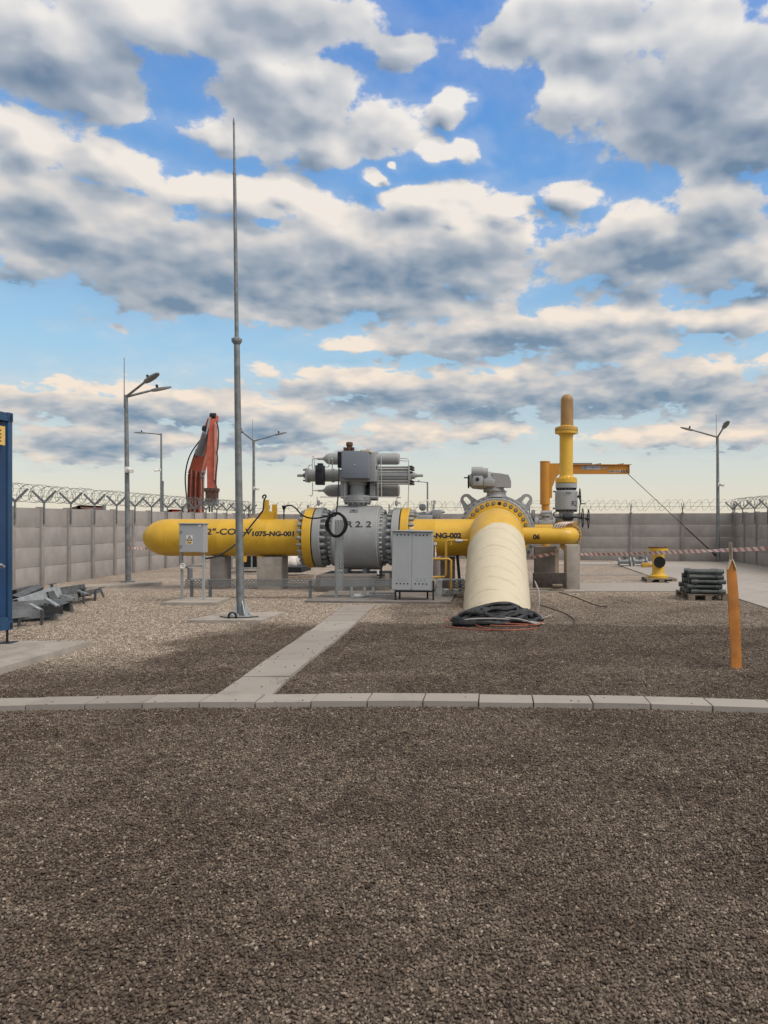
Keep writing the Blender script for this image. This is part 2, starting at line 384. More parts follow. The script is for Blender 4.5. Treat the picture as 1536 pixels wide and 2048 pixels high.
def ground_mat():
    m = bpy.data.materials.new('gravel_bed'); m.use_nodes = True
    b = NB(m.node_tree); p = m.node_tree.nodes['Principled BSDF']
    pos = b.new('ShaderNodeNewGeometry').outputs['Position']
    n = b.new('ShaderNodeTexVoronoi', voronoi_dimensions='2D'); b.put(n.inputs['Vector'], pos); n.inputs['Scale'].default_value = 34
    cell = b.sep(n.outputs['Color'])[0]
    n2 = b.new('ShaderNodeTexVoronoi', voronoi_dimensions='2D'); b.put(n2.inputs['Vector'], pos); n2.inputs['Scale'].default_value = 9
    cell2 = b.sep(n2.outputs['Color'])[0]
    cc = b.m('MULTIPLY_ADD', cell2, 0.35, b.m('MULTIPLY', cell, 0.65))
    mask = dark_gravel_mask(b, pos)
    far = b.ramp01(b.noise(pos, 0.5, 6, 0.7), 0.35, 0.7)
    c = b.mix(mask, b.ramp(cc, PALE_STONE), b.ramp(cc, DARK_STONE))
    c = b.mix(b.m('MULTIPLY', far, 0.35), c, (0.20, 0.155, 0.125))
    gap = b.ramp01(n.outputs['Distance'], 0.40, 0.85)
    c = b.mix(b.m('MULTIPLY', gap, 0.45), c, (0.07, 0.055, 0.045))
    b.put(p.inputs['Base Color'], c); p.inputs['Roughness'].default_value = 0.9; p.inputs['Specular IOR Level'].default_value = 0.2
    bn = b.new('ShaderNodeBump'); bn.inputs['Strength'].default_value = 0.9; bn.inputs['Distance'].default_value = 0.02
    hgt = b.m('ADD', b.m('MULTIPLY', n.outputs['Distance'], -0.8), b.m('MULTIPLY', b.noise(pos, 6, 4, 0.6), 1.5))
    b.put(bn.inputs['Height'], hgt); b.put(p.inputs['Normal'], bn.outputs[0])
    return m
GROUND = ground_mat()
def slab_mat(name, c0, c1, stain):
    m = bpy.data.materials.new(name); m.use_nodes = True
    b = NB(m.node_tree); p = m.node_tree.nodes['Principled BSDF']
    g = b.new('ShaderNodeNewGeometry'); pos = g.outputs['Position']; r = g.outputs['Random Per Island']
    c = b.mix(b.noise(pos, 3.5, 6, 0.65), c0, c1)
    c = b.mix(b.m('MULTIPLY', b.ramp01(b.noise(pos, 1.7, 7, 0.7), 0.5, 0.72), 0.6), c, stain)
    c = b.mix(b.m('MULTIPLY', b.ramp01(b.noise(pos, 60, 3, 0.7), 0.6, 0.8), 0.35), c, stain)
    c = b.mix(b.m('MULTIPLY', r, 0.42), c, stain)
    c = b.mix(b.m('MULTIPLY', b.ramp01(b.noise(pos, 14, 5, 0.7), 0.62, 0.72), 0.5), c, tuple(q * 0.6 for q in stain))
    b.put(p.inputs['Base Color'], c); p.inputs['Roughness'].default_value = 0.85; p.inputs['Specular IOR Level'].default_value = 0.3
    bn = b.new('ShaderNodeBump'); bn.inputs['Strength'].default_value = 0.5; bn.inputs['Distance'].default_value = 0.004
    b.put(bn.inputs['Height'], b.noise(pos, 50, 6, 0.7)); b.put(p.inputs['Normal'], bn.outputs[0])
    return m
SLAB = slab_mat('kerb_concrete', (0.31, 0.282, 0.25), (0.38, 0.348, 0.312), (0.18, 0.157, 0.135))
PAVE = slab_mat('pavement_concrete', (0.36, 0.33, 0.30), (0.42, 0.39, 0.355), (0.24, 0.215, 0.19))

# ------------------------------------------------------------------ mesh helper
def ortho(ax):
    ax = Vector(ax).normalized()
    u = ax.cross(Vector((0, 0, 1)))
    if u.length < 1e-4: u = ax.cross(Vector((0, 1, 0)))
    u.normalize(); return ax, u, ax.cross(u).normalized()

class MB:
    def __init__(s): s.v = []; s.f = []; s.uv = {}
    def add(s, vs, fs):
        o = len(s.v); s.v += [tuple(x) for x in vs]; s.f += [tuple(i + o for i in f) for f in fs]; return s
    def box(s, c, d, M=None, bev=0.0):
        x, y, z = (q / 2 for q in d)
        if bev > 0:
            bm = bmesh.new(); bmesh.ops.create_cube(bm, size=1.0)
            bmesh.ops.scale(bm, vec=d, verts=bm.verts)
            bmesh.ops.bevel(bm, geom=bm.edges[:], offset=bev, segments=2, affect='EDGES', profile=0.5)
            bm.verts.index_update(); vs = [v.co.copy() for v in bm.verts]; fs = [[v.index for v in f.verts] for f in bm.faces]; bm.free()
        else:
            vs = [Vector((i, j, k)) for i in (-x, x) for j in (-y, y) for k in (-z, z)]
            fs = [(0, 1, 3, 2), (4, 6, 7, 5), (0, 4, 5, 1), (2, 3, 7, 6), (0, 2, 6, 4), (1, 5, 7, 3)]
        c = Vector(c)
        return s.add([(M @ q if M else q) + c for q in vs], fs)
    def bb(s, lo, hi, bev=0.0):
        lo, hi = Vector(lo), Vector(hi); return s.box((lo + hi) / 2, hi - lo, None, bev)
    def beam(s, p0, p1, w, h, up=(0, 0, 1), w1=None, h1=None):
        """box beam from p0 to p1: w across, h along 'up'"""
        p0, p1 = Vector(p0), Vector(p1); a = (p1 - p0).normalized(); up = Vector(up)
        sd = a.cross(up).normalized(); u = sd.cross(a).normalized()
        vs = []
        for p, ww, hh in ((p0, w, h), (p1, w1 or w, h1 or h)):
            for i, j in ((-1, -1), (1, -1), (1, 1), (-1, 1)): vs.append(p + sd * (i * ww / 2) + u * (j * hh / 2))
        return s.add(vs, [(3, 2, 1, 0), (4, 5, 6, 7), (0, 1, 5, 4), (1, 2, 6, 5), (2, 3, 7, 6), (3, 0, 4, 7)])
    def lathe(s, prof, p0, ax, n=32, closed=False):
        """prof: (distance along ax, radius) pairs"""
        ax, u, w = ortho(ax); p0 = Vector(p0); vs = []; fs = []; rings = []
        for t, r in prof:
            if r < 1e-6: rings.append([len(vs)]); vs.append(p0 + ax * t)
            else:
                rings.append(list(range(len(vs), len(vs) + n)))
                vs += [p0 + ax * t + (u * math.cos(k * 2 * math.pi / n) + w * math.sin(k * 2 * math.pi / n)) * r for k in range(n)]
        rr = rings + ([rings[0]] if closed else [])
        for a, b in zip(rr, rr[1:]):
            if len(a) == 1 and len(b) == 1: continue
            for k in range(n):
                k2 = (k + 1) % n
                if len(a) == 1: fs.append((a[0], b[k], b[k2]))
                elif len(b) == 1: fs.append((a[k], b[0], a[k2]))
                else: fs.append((a[k], b[k], b[k2], a[k2]))
        if not closed:
            if len(rings[0]) > 1: fs.append(tuple(reversed(rings[0]))[::-1])
            if len(rings[-1]) > 1: fs.append(tuple(rings[-1])[::-1])
        return s.add(vs, fs)
    def cyl(s, p0, p1, r, r1=None, n=16):
        p0, p1 = Vector(p0), Vector(p1); L = (p1 - p0).length
        return s.lathe([(0, r), (L, r if r1 is None else r1)], p0, p1 - p0, n)
    def tube(s, pts, r, n=8, closed=False):
        pts = [Vector(p) for p in pts]; N = len(pts); vs = []; fs = []
        rad = r if isinstance(r, (list, tuple)) else [r] * N
        t0 = (pts[1] - pts[0]).normalized(); _, u, w = ortho(t0)
        for i, p in enumerate(pts):
            a = pts[(i - 1) % N] if (closed or i > 0) else p; c = pts[(i + 1) % N] if (closed or i < N - 1) else p
            t = (c - a); t = t.normalized() if t.length > 1e-9 else t0
            u = (u - t * u.dot(t)); u = u.normalized() if u.length > 1e-6 else ortho(t)[1]
            w = t.cross(u)
            vs += [p + (u * math.cos(k * 2 * math.pi / n) + w * math.sin(k * 2 * math.pi / n)) * rad[i] for k in range(n)]
        for i in range(N if closed else N - 1):
            j = (i + 1) % N
            for k in range(n): fs.append((i * n + k, i * n + (k + 1) % n, j * n + (k + 1) % n, j * n + k))
        if not closed: fs += [tuple(range(n))[::-1], tuple(range((N - 1) * n, N * n))]
        return s.add(vs, fs)
    def torus(s, c, ax, Rr, r, n=28, m=8):
        ax, u, w = ortho(ax); c = Vector(c)
        return s.tube([c + (u * math.cos(k * 2 * math.pi / n) + w * math.sin(k * 2 * math.pi / n)) * Rr for k in range(n)], r, m, True)
    def prism(s, poly, o, u, v, th):
        """polygon in the plane (u, v) at o, given thickness th along u x v, centred"""
        o, u, v = Vector(o), Vector(u).normalized(), Vector(v).normalized(); w = u.cross(v)
        n = len(poly)
        vs = [o + u * a + v * b - w * th / 2 for a, b in poly] + [o + u * a + v * b + w * th / 2 for a, b in poly]
        fs = [tuple(range(n))[::-1], tuple(range(n, 2 * n))] + [(i, (i + 1) % n, n + (i + 1) % n, n + i) for i in range(n)]
        return s.add(vs, fs)
    def sphere(s, c, r, sc3=(1, 1, 1), n=20, m=12):
        c = Vector(c); prof = [(-r * math.cos(math.pi * i / m), r * math.sin(math.pi * i / m)) for i in range(m + 1)]
        prof[0] = (-r, 0); prof[-1] = (r, 0)
        o = len(s.v); s.lathe(prof, (0, 0, 0), (0, 0, 1), n)
        for i in range(o, len(s.v)):
            p = s.v[i]; s.v[i] = (p[0] * sc3[0] + c.x, p[1] * sc3[1] + c.y, p[2] * sc3[2] + c.z)
        return s
    def nuts(s, c, ax, Rr, r, L, count, n=6, ph=0.0):
        ax, u, w = ortho(ax); c = Vector(c)
        for k in range(count):
            a = (k + ph) * 2 * math.pi / count
            p = c + (u * math.cos(a) + w * math.sin(a)) * Rr
            s.lathe([(0, r), (L * 0.82, r), (L, r * 0.82)], p, ax, n)
        return s
    def sheet(s, a, b, c, d, uvw, uvh):
        """single quad a-b-c-d with uv in metres"""
        o = len(s.v); s.v += [tuple(a), tuple(b), tuple(c), tuple(d)]; s.uv[len(s.f)] = ((0, 0), (uvw, 0), (uvw, uvh), (0, uvh)); s.f.append((o, o + 1, o + 2, o + 3)); return s
    def build(s, name, m, parent=None, at0=None, angle=35, flat=False):
        base = Vector((0, 0, 0))
        if parent is not None: base = Vector(parent['_base'])
        if at0 is not None: base = Vector(at0)
        me = bpy.data.meshes.new(name)
        me.from_pydata([(x - base.x, y - base.y, z - base.z) for x, y, z in s.v], [], s.f)
        if s.uv:
            lay = me.uv_layers.new(name='UVMap')
            for pi, uvs in s.uv.items():
                for k, li in enumerate(me.polygons[pi].loop_indices): lay.data[li].uv = uvs[k]
        me.validate(); me.update()
        if not s.uv:
            bm = bmesh.new(); bm.from_mesh(me); bmesh.ops.recalc_face_normals(bm, faces=bm.faces); bm.to_mesh(me); bm.free()
        if not flat:
            me.shade_smooth() if hasattr(me, 'shade_smooth') else me.polygons.foreach_set('use_smooth', [True] * len(me.polygons))
            me.set_sharp_from_angle(angle=R(angle))
        me.materials.append(m)
        o = bpy.data.objects.new(name, me); COL.objects.link(o)
        o['_base'] = tuple(base)
        if parent is not None: o.parent = parent
        if at0 is not None: o.location = base
        return o

def info(o, label, cat, group=None):
    o['label'] = label; o['category'] = cat
    if group: o['group'] = group
    return o
def thing(name, loc, label, cat, group=None):
    o = bpy.data.objects.new(name, None); COL.objects.link(o); o.location = loc; o.empty_display_size = 0.2
    o['_base'] = tuple(loc)
    return info(o, label, cat, group)
def structure(o, kind='structure'):
    o['kind'] = kind; return o
def copy_thing(o, loc, label=None, rotz=None):
    c = o.copy(); COL.objects.link(c); c.location = loc
    if rotz is not None: c.rotation_euler = (0, 0, rotz)
    if label: c['label'] = label
    for ch in o.children:
        k = ch.copy(); COL.objects.link(k); k.parent = c
        for g in ch.children:
            d = g.copy(); COL.objects.link(d); d.parent = k
    return c
def part_copies(name, mb, m, parent, places, angle=30):
    """the same small part (built along +Z at the origin) set at each (position, axis), every one an object of its own"""
    base = Vector(parent['_base']); first = None; out = []
    for p, ax in places:
        if first is None:
            o = mb.build(name, m, angle=angle); first = o
        else:
            o = bpy.data.objects.new(name, first.data); COL.objects.link(o)
        o['_base'] = tuple(base); o.parent = parent
        o.matrix_local = Matrix.Translation(Vector(p) - base) @ Vector(ax).to_track_quat('Z', 'Y').to_matrix().to_4x4(); out.append(o)
    return out
def ring_places(c, ax, R0, count, ph=0.0, skip=()):
    ax, u, w = ortho(ax); c = Vector(c)
    return [(c + (u * math.cos((k + ph) * 2 * math.pi / count) + w * math.sin((k + ph) * 2 * math.pi / count)) * R0, ax) for k in range(count) if k not in skip]
def smooth(pts, per=8, closed=False):
    pts = [Vector(p) for p in pts]; n = len(pts); out = []
    for i in range(n if closed else n - 1):
        g = (lambda j: pts[j % n]) if closed else (lambda j: pts[min(max(j, 0), n - 1)])
        p0, p1, p2, p3 = g(i - 1), g(i), g(i + 1), g(i + 2)
        for k in range(per):
            t = k / per
            out.append(0.5 * ((2 * p1) + (p2 - p0) * t + (2 * p0 - 5 * p1 + 4 * p2 - p3) * t * t + (3 * p1 - p0 - 3 * p2 + p3) * t ** 3))
    if not closed: out.append(pts[-1])
    return out

def letters(s, m, parent, fn, w, h, name='lettering', bold=0.02):
    """text s fitted to w x h metres, then bent onto a surface by fn(x, y) -> point (x, y measured from the text's centre)"""
    cu = bpy.data.curves.new('text', 'FONT'); cu.body = s; cu.offset = bold; cu.size = 1.0; cu.fill_mode = 'FRONT'
    o = bpy.data.objects.new('text', cu); COL.objects.link(o)
    dg = bpy.context.evaluated_depsgraph_get(); me = bpy.data.meshes.new_from_object(o.evaluated_get(dg))
    bpy.data.objects.remove(o); bpy.data.curves.remove(cu)
    xs = [v.co.x for v in me.vertices]; ys = [v.co.y for v in me.vertices]
    x0, x1, y0, y1 = min(xs), max(xs), min(ys), max(ys)
    bm = bmesh.new(); bm.from_mesh(me)
    for k in range(1, 8):
        bmesh.ops.bisect_plane(bm, geom=bm.verts[:] + bm.edges[:] + bm.faces[:], plane_co=(0, y0 + (y1 - y0) * k / 8, 0), plane_no=(0, 1, 0))
    base = Vector(parent['_base'])
    for v in bm.verts:
        v.co = fn(((v.co.x - x0) / (x1 - x0) - 0.5) * w, ((v.co.y - y0) / (y1 - y0) - 0.5) * h) - base
    me2 = bpy.data.meshes.new(name); bm.to_mesh(me2); bm.free(); bpy.data.meshes.remove(me)
    me2.materials.append(m)
    r = bpy.data.objects.new(name, me2); COL.objects.link(r); r.parent = parent; r['_base'] = tuple(base)
    return r

# ------------------------------------------------------------------ ground, pavement, path, kerb
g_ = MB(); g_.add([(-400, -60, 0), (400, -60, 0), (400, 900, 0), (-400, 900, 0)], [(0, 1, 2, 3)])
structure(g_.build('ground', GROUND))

def slab_prism(mb, poly, z0, z1, jit=0.0):
    n = len(poly)
    vs = [(x, y, z0) for x, y in poly] + [(x, y, z1 + random.uniform(-jit, jit)) for x, y in poly]
    fs = [tuple(range(n))[::-1], tuple(range(n, 2 * n))] + [(i, (i + 1) % n, n + (i + 1) % n, n + i) for i in range(n)]
    mb.add(vs, fs)

# kerb row, gently bowed, one block per joint seen in the photograph
KX = [-6.7, -6.18, -5.66, -5.13, -4.62, -4.08, -3.585, -3.10, -2.605, -2.12, -1.63, -1.135, -0.64, -0.145, 0.34, 0.86, 1.36, 1.885, 2.42, 2.95, 3.5, 4.05]
def kerb_back(x): return 7.13 - 0.021 * (x + 0.9) ** 2 * (1.0 if x > -0.9 else 0.62)
kb = MB()
for a, b in zip(KX, KX[1:]):
    a2, b2 = a + 0.006, b - 0.006; dz = random.uniform(-0.006, 0.004); dy = random.uniform(-0.008, 0.008)
    w = 0.31
    slab_prism(kb, [(a2, kerb_back(a2) - w + dy), (b2, kerb_back(b2) - w + dy), (b2 , kerb_back(b2) + dy), (a2, kerb_back(a2) + dy)], -0.03, 0.058 + dz, 0.002)
structure(kb.build('kerb', SLAB, flat=True))

# path of 1 m slabs from the kerb to the valve slab
pl = [(-2.590, -2.075, 7.15), (-2.615, -2.125, 8.0), (-2.66, -2.15, 9.0), (-2.69, -2.155, 10.1), (-2.745, -2.185, 11.3), (-2.79, -2.24, 12.5), (-2.85, -2.27, 13.7), (-2.895, -2.29, 14.85)]
pt = MB()
for (l0, r0, y0), (l1, r1, y1) in zip(pl, pl[1:]):
    o = random.uniform(-0.012, 0.012)
    slab_prism(pt, [(l0 + o, y0 + 0.008), (r0 + o, y0 + 0.008), (r1 + o, y1 - 0.008), (l1 + o, y1 - 0.008)], -0.03, 0.045 + random.uniform(-0.008, 0.008), 0.003)
structure(pt.build('path', SLAB, flat=True))

pv = MB()
def pave(poly, z=0.03): slab_prism(pv, poly, -0.05, z)
for ya, yb in ((20.3, 24.0), (24.006, 27.6), (27.606, 31.2)):
    for xa, xb in ((4.63, 7.1), (7.106, 9.75)): pave([(xa, ya + 0.003), (xb, ya + 0.003), (xb, yb), (xa, yb)])
for xa, xb in ((1.95, 5.1), (5.106, 9.75)): pave([(xa, 17.95), (xb, 17.95), (xb, 20.29), (xa, 20.29)], 0.032)
for ya, yb in ((8.0, 11.3), (11.306, 14.6), (14.606, 17.944)):
    for xa, xb in ((5.12, 7.4), (7.406, 9.75)): pave([(xa, ya), (xb, ya), (xb, yb), (xa, yb)], 0.031)
structure(pv.build('pavement', PAVE, flat=True))
st = MB(); slab_prism(st, [(1.9, 23.55), (4.58, 23.55), (4.58, 23.7), (1.9, 23.7)], -0.03, 0.03)
slab_prism(st, [(1.9, 29.2), (4.6, 29.2), (4.6, 31.0), (1.9, 31.0)], -0.03, 0.026)
structure(st.build('kerb', PAVE, flat=True))

# loose pebbles, really there from the photographer's feet to the pipe work: one patch of stones laid again and again, turned each time
def pebbles():
    T = 1.5; rnd = random.Random(3)
    bm = bmesh.new(); bmesh.ops.create_icosphere(bm, subdivisions=1, radius=1.0)
    bm.verts.index_update(); iv = [v.co.copy() for v in bm.verts]; jf = [tuple(v.index for v in f.verts) for f in bm.faces]; bm.free()
    bm = bmesh.new(); bmesh.ops.create_icosphere(bm, subdivisions=1, radius=1.0)
    bm.verts.index_update(); iv1 = [v.co.copy() for v in bm.verts]; jf1 = [tuple(v.index for v in f.verts) for f in bm.faces]; bm.free()
    shapes = []
    for k in range(24):
        base, f = (iv, jf) if k % 3 == 0 else (iv, jf)
        cut = [(Vector((rnd.gauss(0, 1), rnd.gauss(0, 1), rnd.gauss(0, 1))).normalized(), rnd.uniform(0.55, 0.9)) for _ in range(5)]
        vv = []
        for p in base:
            q = p.copy()
            for d, lim in cut:
                t = q.dot(d)
                if t > lim: q -= d * (t - lim) * 0.85
            vv.append(q)
        shapes.append((vv, f))
    vs = []; fs = []
    def stone(x, y, z, s):
        vv, f = shapes[rnd.randrange(24)]
        ex, ey, ez = s * rnd.uniform(0.8, 1.35), s * rnd.uniform(0.6, 0.95), s * rnd.uniform(0.4, 0.75)
        M = Matrix.Rotation(rnd.uniform(0, 6.283), 3, 'Z') @ Matrix.Rotation(rnd.gauss(0, 0.45), 3, 'X') @ Matrix.Rotation(rnd.gauss(0, 0.35), 3, 'Y')
        o = len(vs)
        for p in vv:
            q = M @ Vector((p.x * ex, p.y * ey, p.z * ez)); vs.append((q.x + x, q.y + y, q.z + z))
        fs.extend(tuple(i + o for i in t) for t in f)
    n = 118
    for i in range(n):
        for j in range(n):
            x = (i + rnd.uniform(0.0, 1.0)) / n * T - T / 2; y = (j + rnd.uniform(0.0, 1.0)) / n * T - T / 2
            s = rnd.choice((0.0055, 0.0065, 0.0075, 0.0085, 0.0100))
            stone(x, y, rnd.uniform(0.001, 0.010), s)
    for _ in range(700):
        stone(rnd.uniform(-T / 2, T / 2), rnd.uniform(-T / 2, T / 2), rnd.uniform(0.010, 0.016), rnd.uniform(0.007, 0.013))
    me = bpy.data.meshes.new('gravel'); me.from_pydata(vs, [], fs); me.update()
    me.polygons.foreach_set('use_smooth', [True] * len(me.polygons)); me.set_sharp_from_angle(angle=R(50))
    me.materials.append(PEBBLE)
    o = bpy.data.objects.new('gravel', me); COL.objects.link(o); structure(o, 'stuff')
    # where each patch lies
    pts = []
    y = 2.2
    while y < 17.2:
        x = -13.4
        while x < 8.5:
            if -0.66 * y - 2.2 < x < 0.37 * y + 2.0 and not (x > 4.3 + 0.0 and y > 6.9 and x - 0.75 > 4.3): pts.append((x, y))
            x += T
        y += T
    pm = bpy.data.meshes.new('gravel_positions'); 
    ng = bpy.data.node_groups.new('lay_gravel', 'GeometryNodeTree')
    ng.interface.new_socket('Geometry', in_out='INPUT', socket_type='NodeSocketGeometry')
    ng.interface.new_socket('Geometry', in_out='OUTPUT', socket_type='NodeSocketGeometry')
    N = ng.nodes; L = ng.links
    gi = N.new('NodeGroupInput'); go = N.new('NodeGroupOutput')
    nx, ny = 16, 11
    gr = N.new('GeometryNodeMeshGrid'); gr.inputs['Size X'].default_value = T * (nx - 1); gr.inputs['Size Y'].default_value = T * (ny - 1)
    gr.inputs['Vertices X'].default_value = nx; gr.inputs['Vertices Y'].default_value = ny
    tf = N.new('GeometryNodeTransform'); tf.inputs['Translation'].default_value = (-2.6, 2.2 + T * (ny - 1) / 2, 0.0)
    L.new(gr.outputs['Mesh'], tf.inputs['Geometry'])
    # keep the part of the yard that can be seen
    pos = N.new('GeometryNodeInputPosition'); sp = N.new('ShaderNodeSeparateXYZ'); L.new(pos.outputs[0], sp.inputs[0])
    def mth(op, a, b):
        n = N.new('ShaderNodeMath'); n.operation = op
        for i, q in enumerate((a, b)):
            if isinstance(q, (int, float)): n.inputs[i].default_value = q
            else: L.new(q, n.inputs[i])
        return n.outputs[0]
    left = mth('LESS_THAN', sp.outputs[0], mth('SUBTRACT', mth('MULTIPLY', sp.outputs[1], -0.66), 2.4))
    right = mth('GREATER_THAN', sp.outputs[0], mth('ADD', mth('MULTIPLY', sp.outputs[1], 0.37), 2.2))
    pavd = mth('MULTIPLY', mth('GREATER_THAN', sp.outputs[0], 5.9), mth('GREATER_THAN', sp.outputs[1], 8.7))
    dl = N.new('GeometryNodeDeleteGeometry'); L.new(tf.outputs[0], dl.inputs['Geometry']); L.new(mth('ADD', mth('ADD', left, right), pavd), dl.inputs['Selection'])
    iop = N.new('GeometryNodeInstanceOnPoints'); L.new(dl.outputs[0], iop.inputs['Points']); L.new(gi.outputs[0], iop.inputs['Instance'])
    rv = N.new('FunctionNodeRandomValue'); rv.data_type = 'INT'; rv.inputs['Min'].default_value = 0; rv.inputs['Max'].default_value = 3
    io = [s for s in rv.outputs if s.enabled][0]
    ro = N.new('ShaderNodeCombineXYZ'); L.new(mth('MULTIPLY', io, math.pi / 2), ro.inputs[2]); L.new(ro.outputs[0], iop.inputs['Rotation'])
    L.new(iop.outputs[0], go.inputs[0])
    md = o.modifiers.new('lay', 'NODES'); md.node_group = ng
    return o
pebbles()

# stray pebbles kicked up onto the slabs
def stray():
    rnd = random.Random(8); mb = MB()
    def put(x, y, z):
        r = rnd.uniform(0.004, 0.009); M = Matrix.Rotation(rnd.uniform(0, 6.28), 3, 'Z')
        o = len(mb.v); mb.sphere((0, 0, 0), r, (1.25, 0.85, 0.6), 7, 5)
        for i in range(o, len(mb.v)):
            q = M @ Vector(mb.v[i]); mb.v[i] = (q.x + x, q.y + y, q.z + z + r * 0.5)
    for _ in range(60):
        x = rnd.uniform(-6.2, 3.6); e = rnd.choice((0, 1)); d_ = abs(rnd.gauss(0, 0.06)); y = kerb_back(x) - (d_ if e else 0.31 - d_); put(x, y, 0.056)
    for _ in range(64):
        k = rnd.randrange(len(pl) - 1); t = rnd.random(); l = pl[k][0] * (1 - t) + pl[k + 1][0] * t; r_ = pl[k][1] * (1 - t) + pl[k + 1][1] * t; y = pl[k][2] * (1 - t) + pl[k + 1][2] * t
        d_ = abs(rnd.gauss(0, 0.09)); put(l + d_ if rnd.random() < 0.5 else r_ - d_, y, 0.046)
    for _ in range(40): put(rnd.uniform(-6.6, -5.3), rnd.uniform(8.0, 10.1) , 0.084)
    for _ in range(30): put(rnd.choice((rnd.gauss(-4.9, 0.08), rnd.gauss(-3.8, 0.08))), rnd.uniform(12.45, 13.5), 0.054)
    structure(mb.build('loose_pebbles', PEBBLE), 'stuff')
stray()

# ------------------------------------------------------------------ perimeter walls
def wall(p0, p1, posts, label, ysign, first_panel=True, height=2.0, bracket='Y', leg=0.50):
    """posts: distances along p0 -> p1; a panel of four planks between each pair"""
    p0, p1 = Vector((*p0, 0)), Vector((*p1, 0)); d = (p1 - p0).normalized(); nrm = Vector((-d.y, d.x, 0)) * ysign   # nrm points into the yard
    root = thing('concrete_wall', tuple(p0), label, 'wall')
    M = Matrix((d, nrm, Vector((0, 0, 1)))).transposed()
    ph = height / 4
    for a, b in zip(posts, posts[1:]):
        mb = MB()
        for k in range(4):
            z0 = k * ph - 0.02 * (k == 0); z1 = (k + 1) * ph - 0.007
            mb.box(p0 + d * ((a + b) / 2) + Vector((0, 0, (z0 + z1) / 2)), (b - a - 0.10, 0.06 + random.uniform(-0.004, 0.004), z1 - z0), M, 0.004)
        mb.build('panel', WALLM, root)
    for a in posts:
        q = p0 + d * a
        mb = MB(); mb.box(q + Vector((0, 0, height / 2)), (0.12, 0.17, height + 0.05), M, 0.010)
        po = mb.build('post', POSTM, root)
        br = MB(); f = q + nrm * 0.105
        br.box(f + Vector((0, 0, 1.88)), (0.045, 0.03, 0.60), M)
        top = f + Vector((0, 0, 2.14))
        if bracket == 'Y':
            for s in (-1, 1): br.beam(top, top + nrm * (s * 0.31) + Vector((0, 0, 0.30)), 0.05, 0.03, d)
        else:
            for s in (-1, 1): br.beam(top, top + nrm * (s * 0.17) + d * (s * 0.05) + Vector((0, 0, 0.26)), 0.04, 0.03, d)
        br.build('bracket', GALVD, po)
    return root, p0, d, nrm

def razor(name, label, p0, d, nrm, L, z, rad, pitch, seed, th=0.0058):
    rnd = random.Random(seed); mb = MB()
    for hand in (1, -1):
        pts = []; turns = L / pitch; n = int(turns * 18); ph = rnd.uniform(0, 6.28)
        jr = [rnd.uniform(0.90, 1.06) for _ in range(int(turns) + 3)]; jo = [rnd.uniform(-0.10, 0.10) for _ in range(int(turns) + 3)]
        for i in range(n + 1):
            t = i / 18; k = int(t); f = t - k; f = f * f * (3 - 2 * f)
            r = rad * (jr[k] * (1 - f) + jr[k + 1] * f); off = jo[k] * (1 - f) + jo[k + 1] * f
            a = hand * 2 * math.pi * t + ph
            s = min(max(t * pitch + off * pitch * 2 + 0.10 * pitch * math.sin(a), 0), L)
            pts.append(p0 + d * s + nrm * (r * math.cos(a)) + Vector((0, 0, z + r * math.sin(a) * 0.92)))
        mb.tube(pts, th, 5)
        for i in range(0, n, 2):
            c = pts[i]; t = (pts[i + 1] - c).normalized(); _, u, w = ortho(t)
            mb.add([c - u * 0.022, c + t * 0.012, c + u * 0.022, c - t * 0.012], [(0, 1, 2, 3)])
    for zz, oo in ((z - rad * 0.25, 0.17), (z - rad * 0.25, -0.17), (z + rad * 0.35, 0.28)):
        pts = [p0 + d * (L * k / 40) + nrm * oo + Vector((0, 0, zz - 0.012 * math.sin(k * 1.7) ** 2)) for k in range(41)]
        mb.tube(pts, 0.0035, 4)
    o = mb.build(name, WIRE, at0=tuple(p0 + Vector((0, 0, z - rad))))
    info(o, label, 'razor wire'); return o

LX = -11.7
lp = [gx(1, 1) * 0 + y for y in (15.0, 16.2, 17.4, 18.6, 19.8, 21.05, 22.3, 23.6, 24.8, 26.0, 27.25, 28.5, 29.7, 30.9, 32.1, 33.3, 34.5, 35.6, 36.5)]
root, p0, d, nrm = wall((LX, 15.0), (LX, 36.5), [y - 15.0 for y in lp], 'left boundary wall of warm grey concrete planks behind the blue container', -1)
razor('razor_wire', 'coiled razor wire along the top of the left boundary wall', p0, d, nrm, 21.5, 2.36, 0.25, 0.42, 1, 0.0056)
B0, B1 = Vector((LX, 36.5)), Vector((9.8, 31.5)); BL = (B1 - B0).length
bpost = []
for px in (540, 618, 700, 780, 868, 960, 1060, 1160, 1262, 1365, 1466):
    k = (px - VX) / FOC; bd = (B1 - B0)
    s = (B0.x - k * B0.y) / (k * bd.y - bd.x); bpost.append(s * BL)
bpost = [0.1] + bpost + [BL]
root, p0, d, nrm = wall(tuple(B0), tuple(B1), bpost, 'back boundary wall of cool grey concrete planks behind the yellow riser', -1, bracket='V')
razor('razor_wire', 'coiled razor wire along the top of the back boundary wall', p0, d, nrm, BL, 2.34, 0.25, 0.64, 5)
root, p0, d, nrm = wall((9.8, 31.5), (9.8, 17.0), [0.12, 1.35, 2.75, 4.1, 5.45, 6.8, 8.1, 9.4, 10.7, 12.0, 13.3, 14.4], 'right boundary wall of concrete planks in the corner past the orange stake', -1)
razor('razor_wire', 'coiled razor wire along the top of the right boundary wall', p0, d, nrm, 14.4, 2.36, 0.25, 0.42, 9, 0.0056)

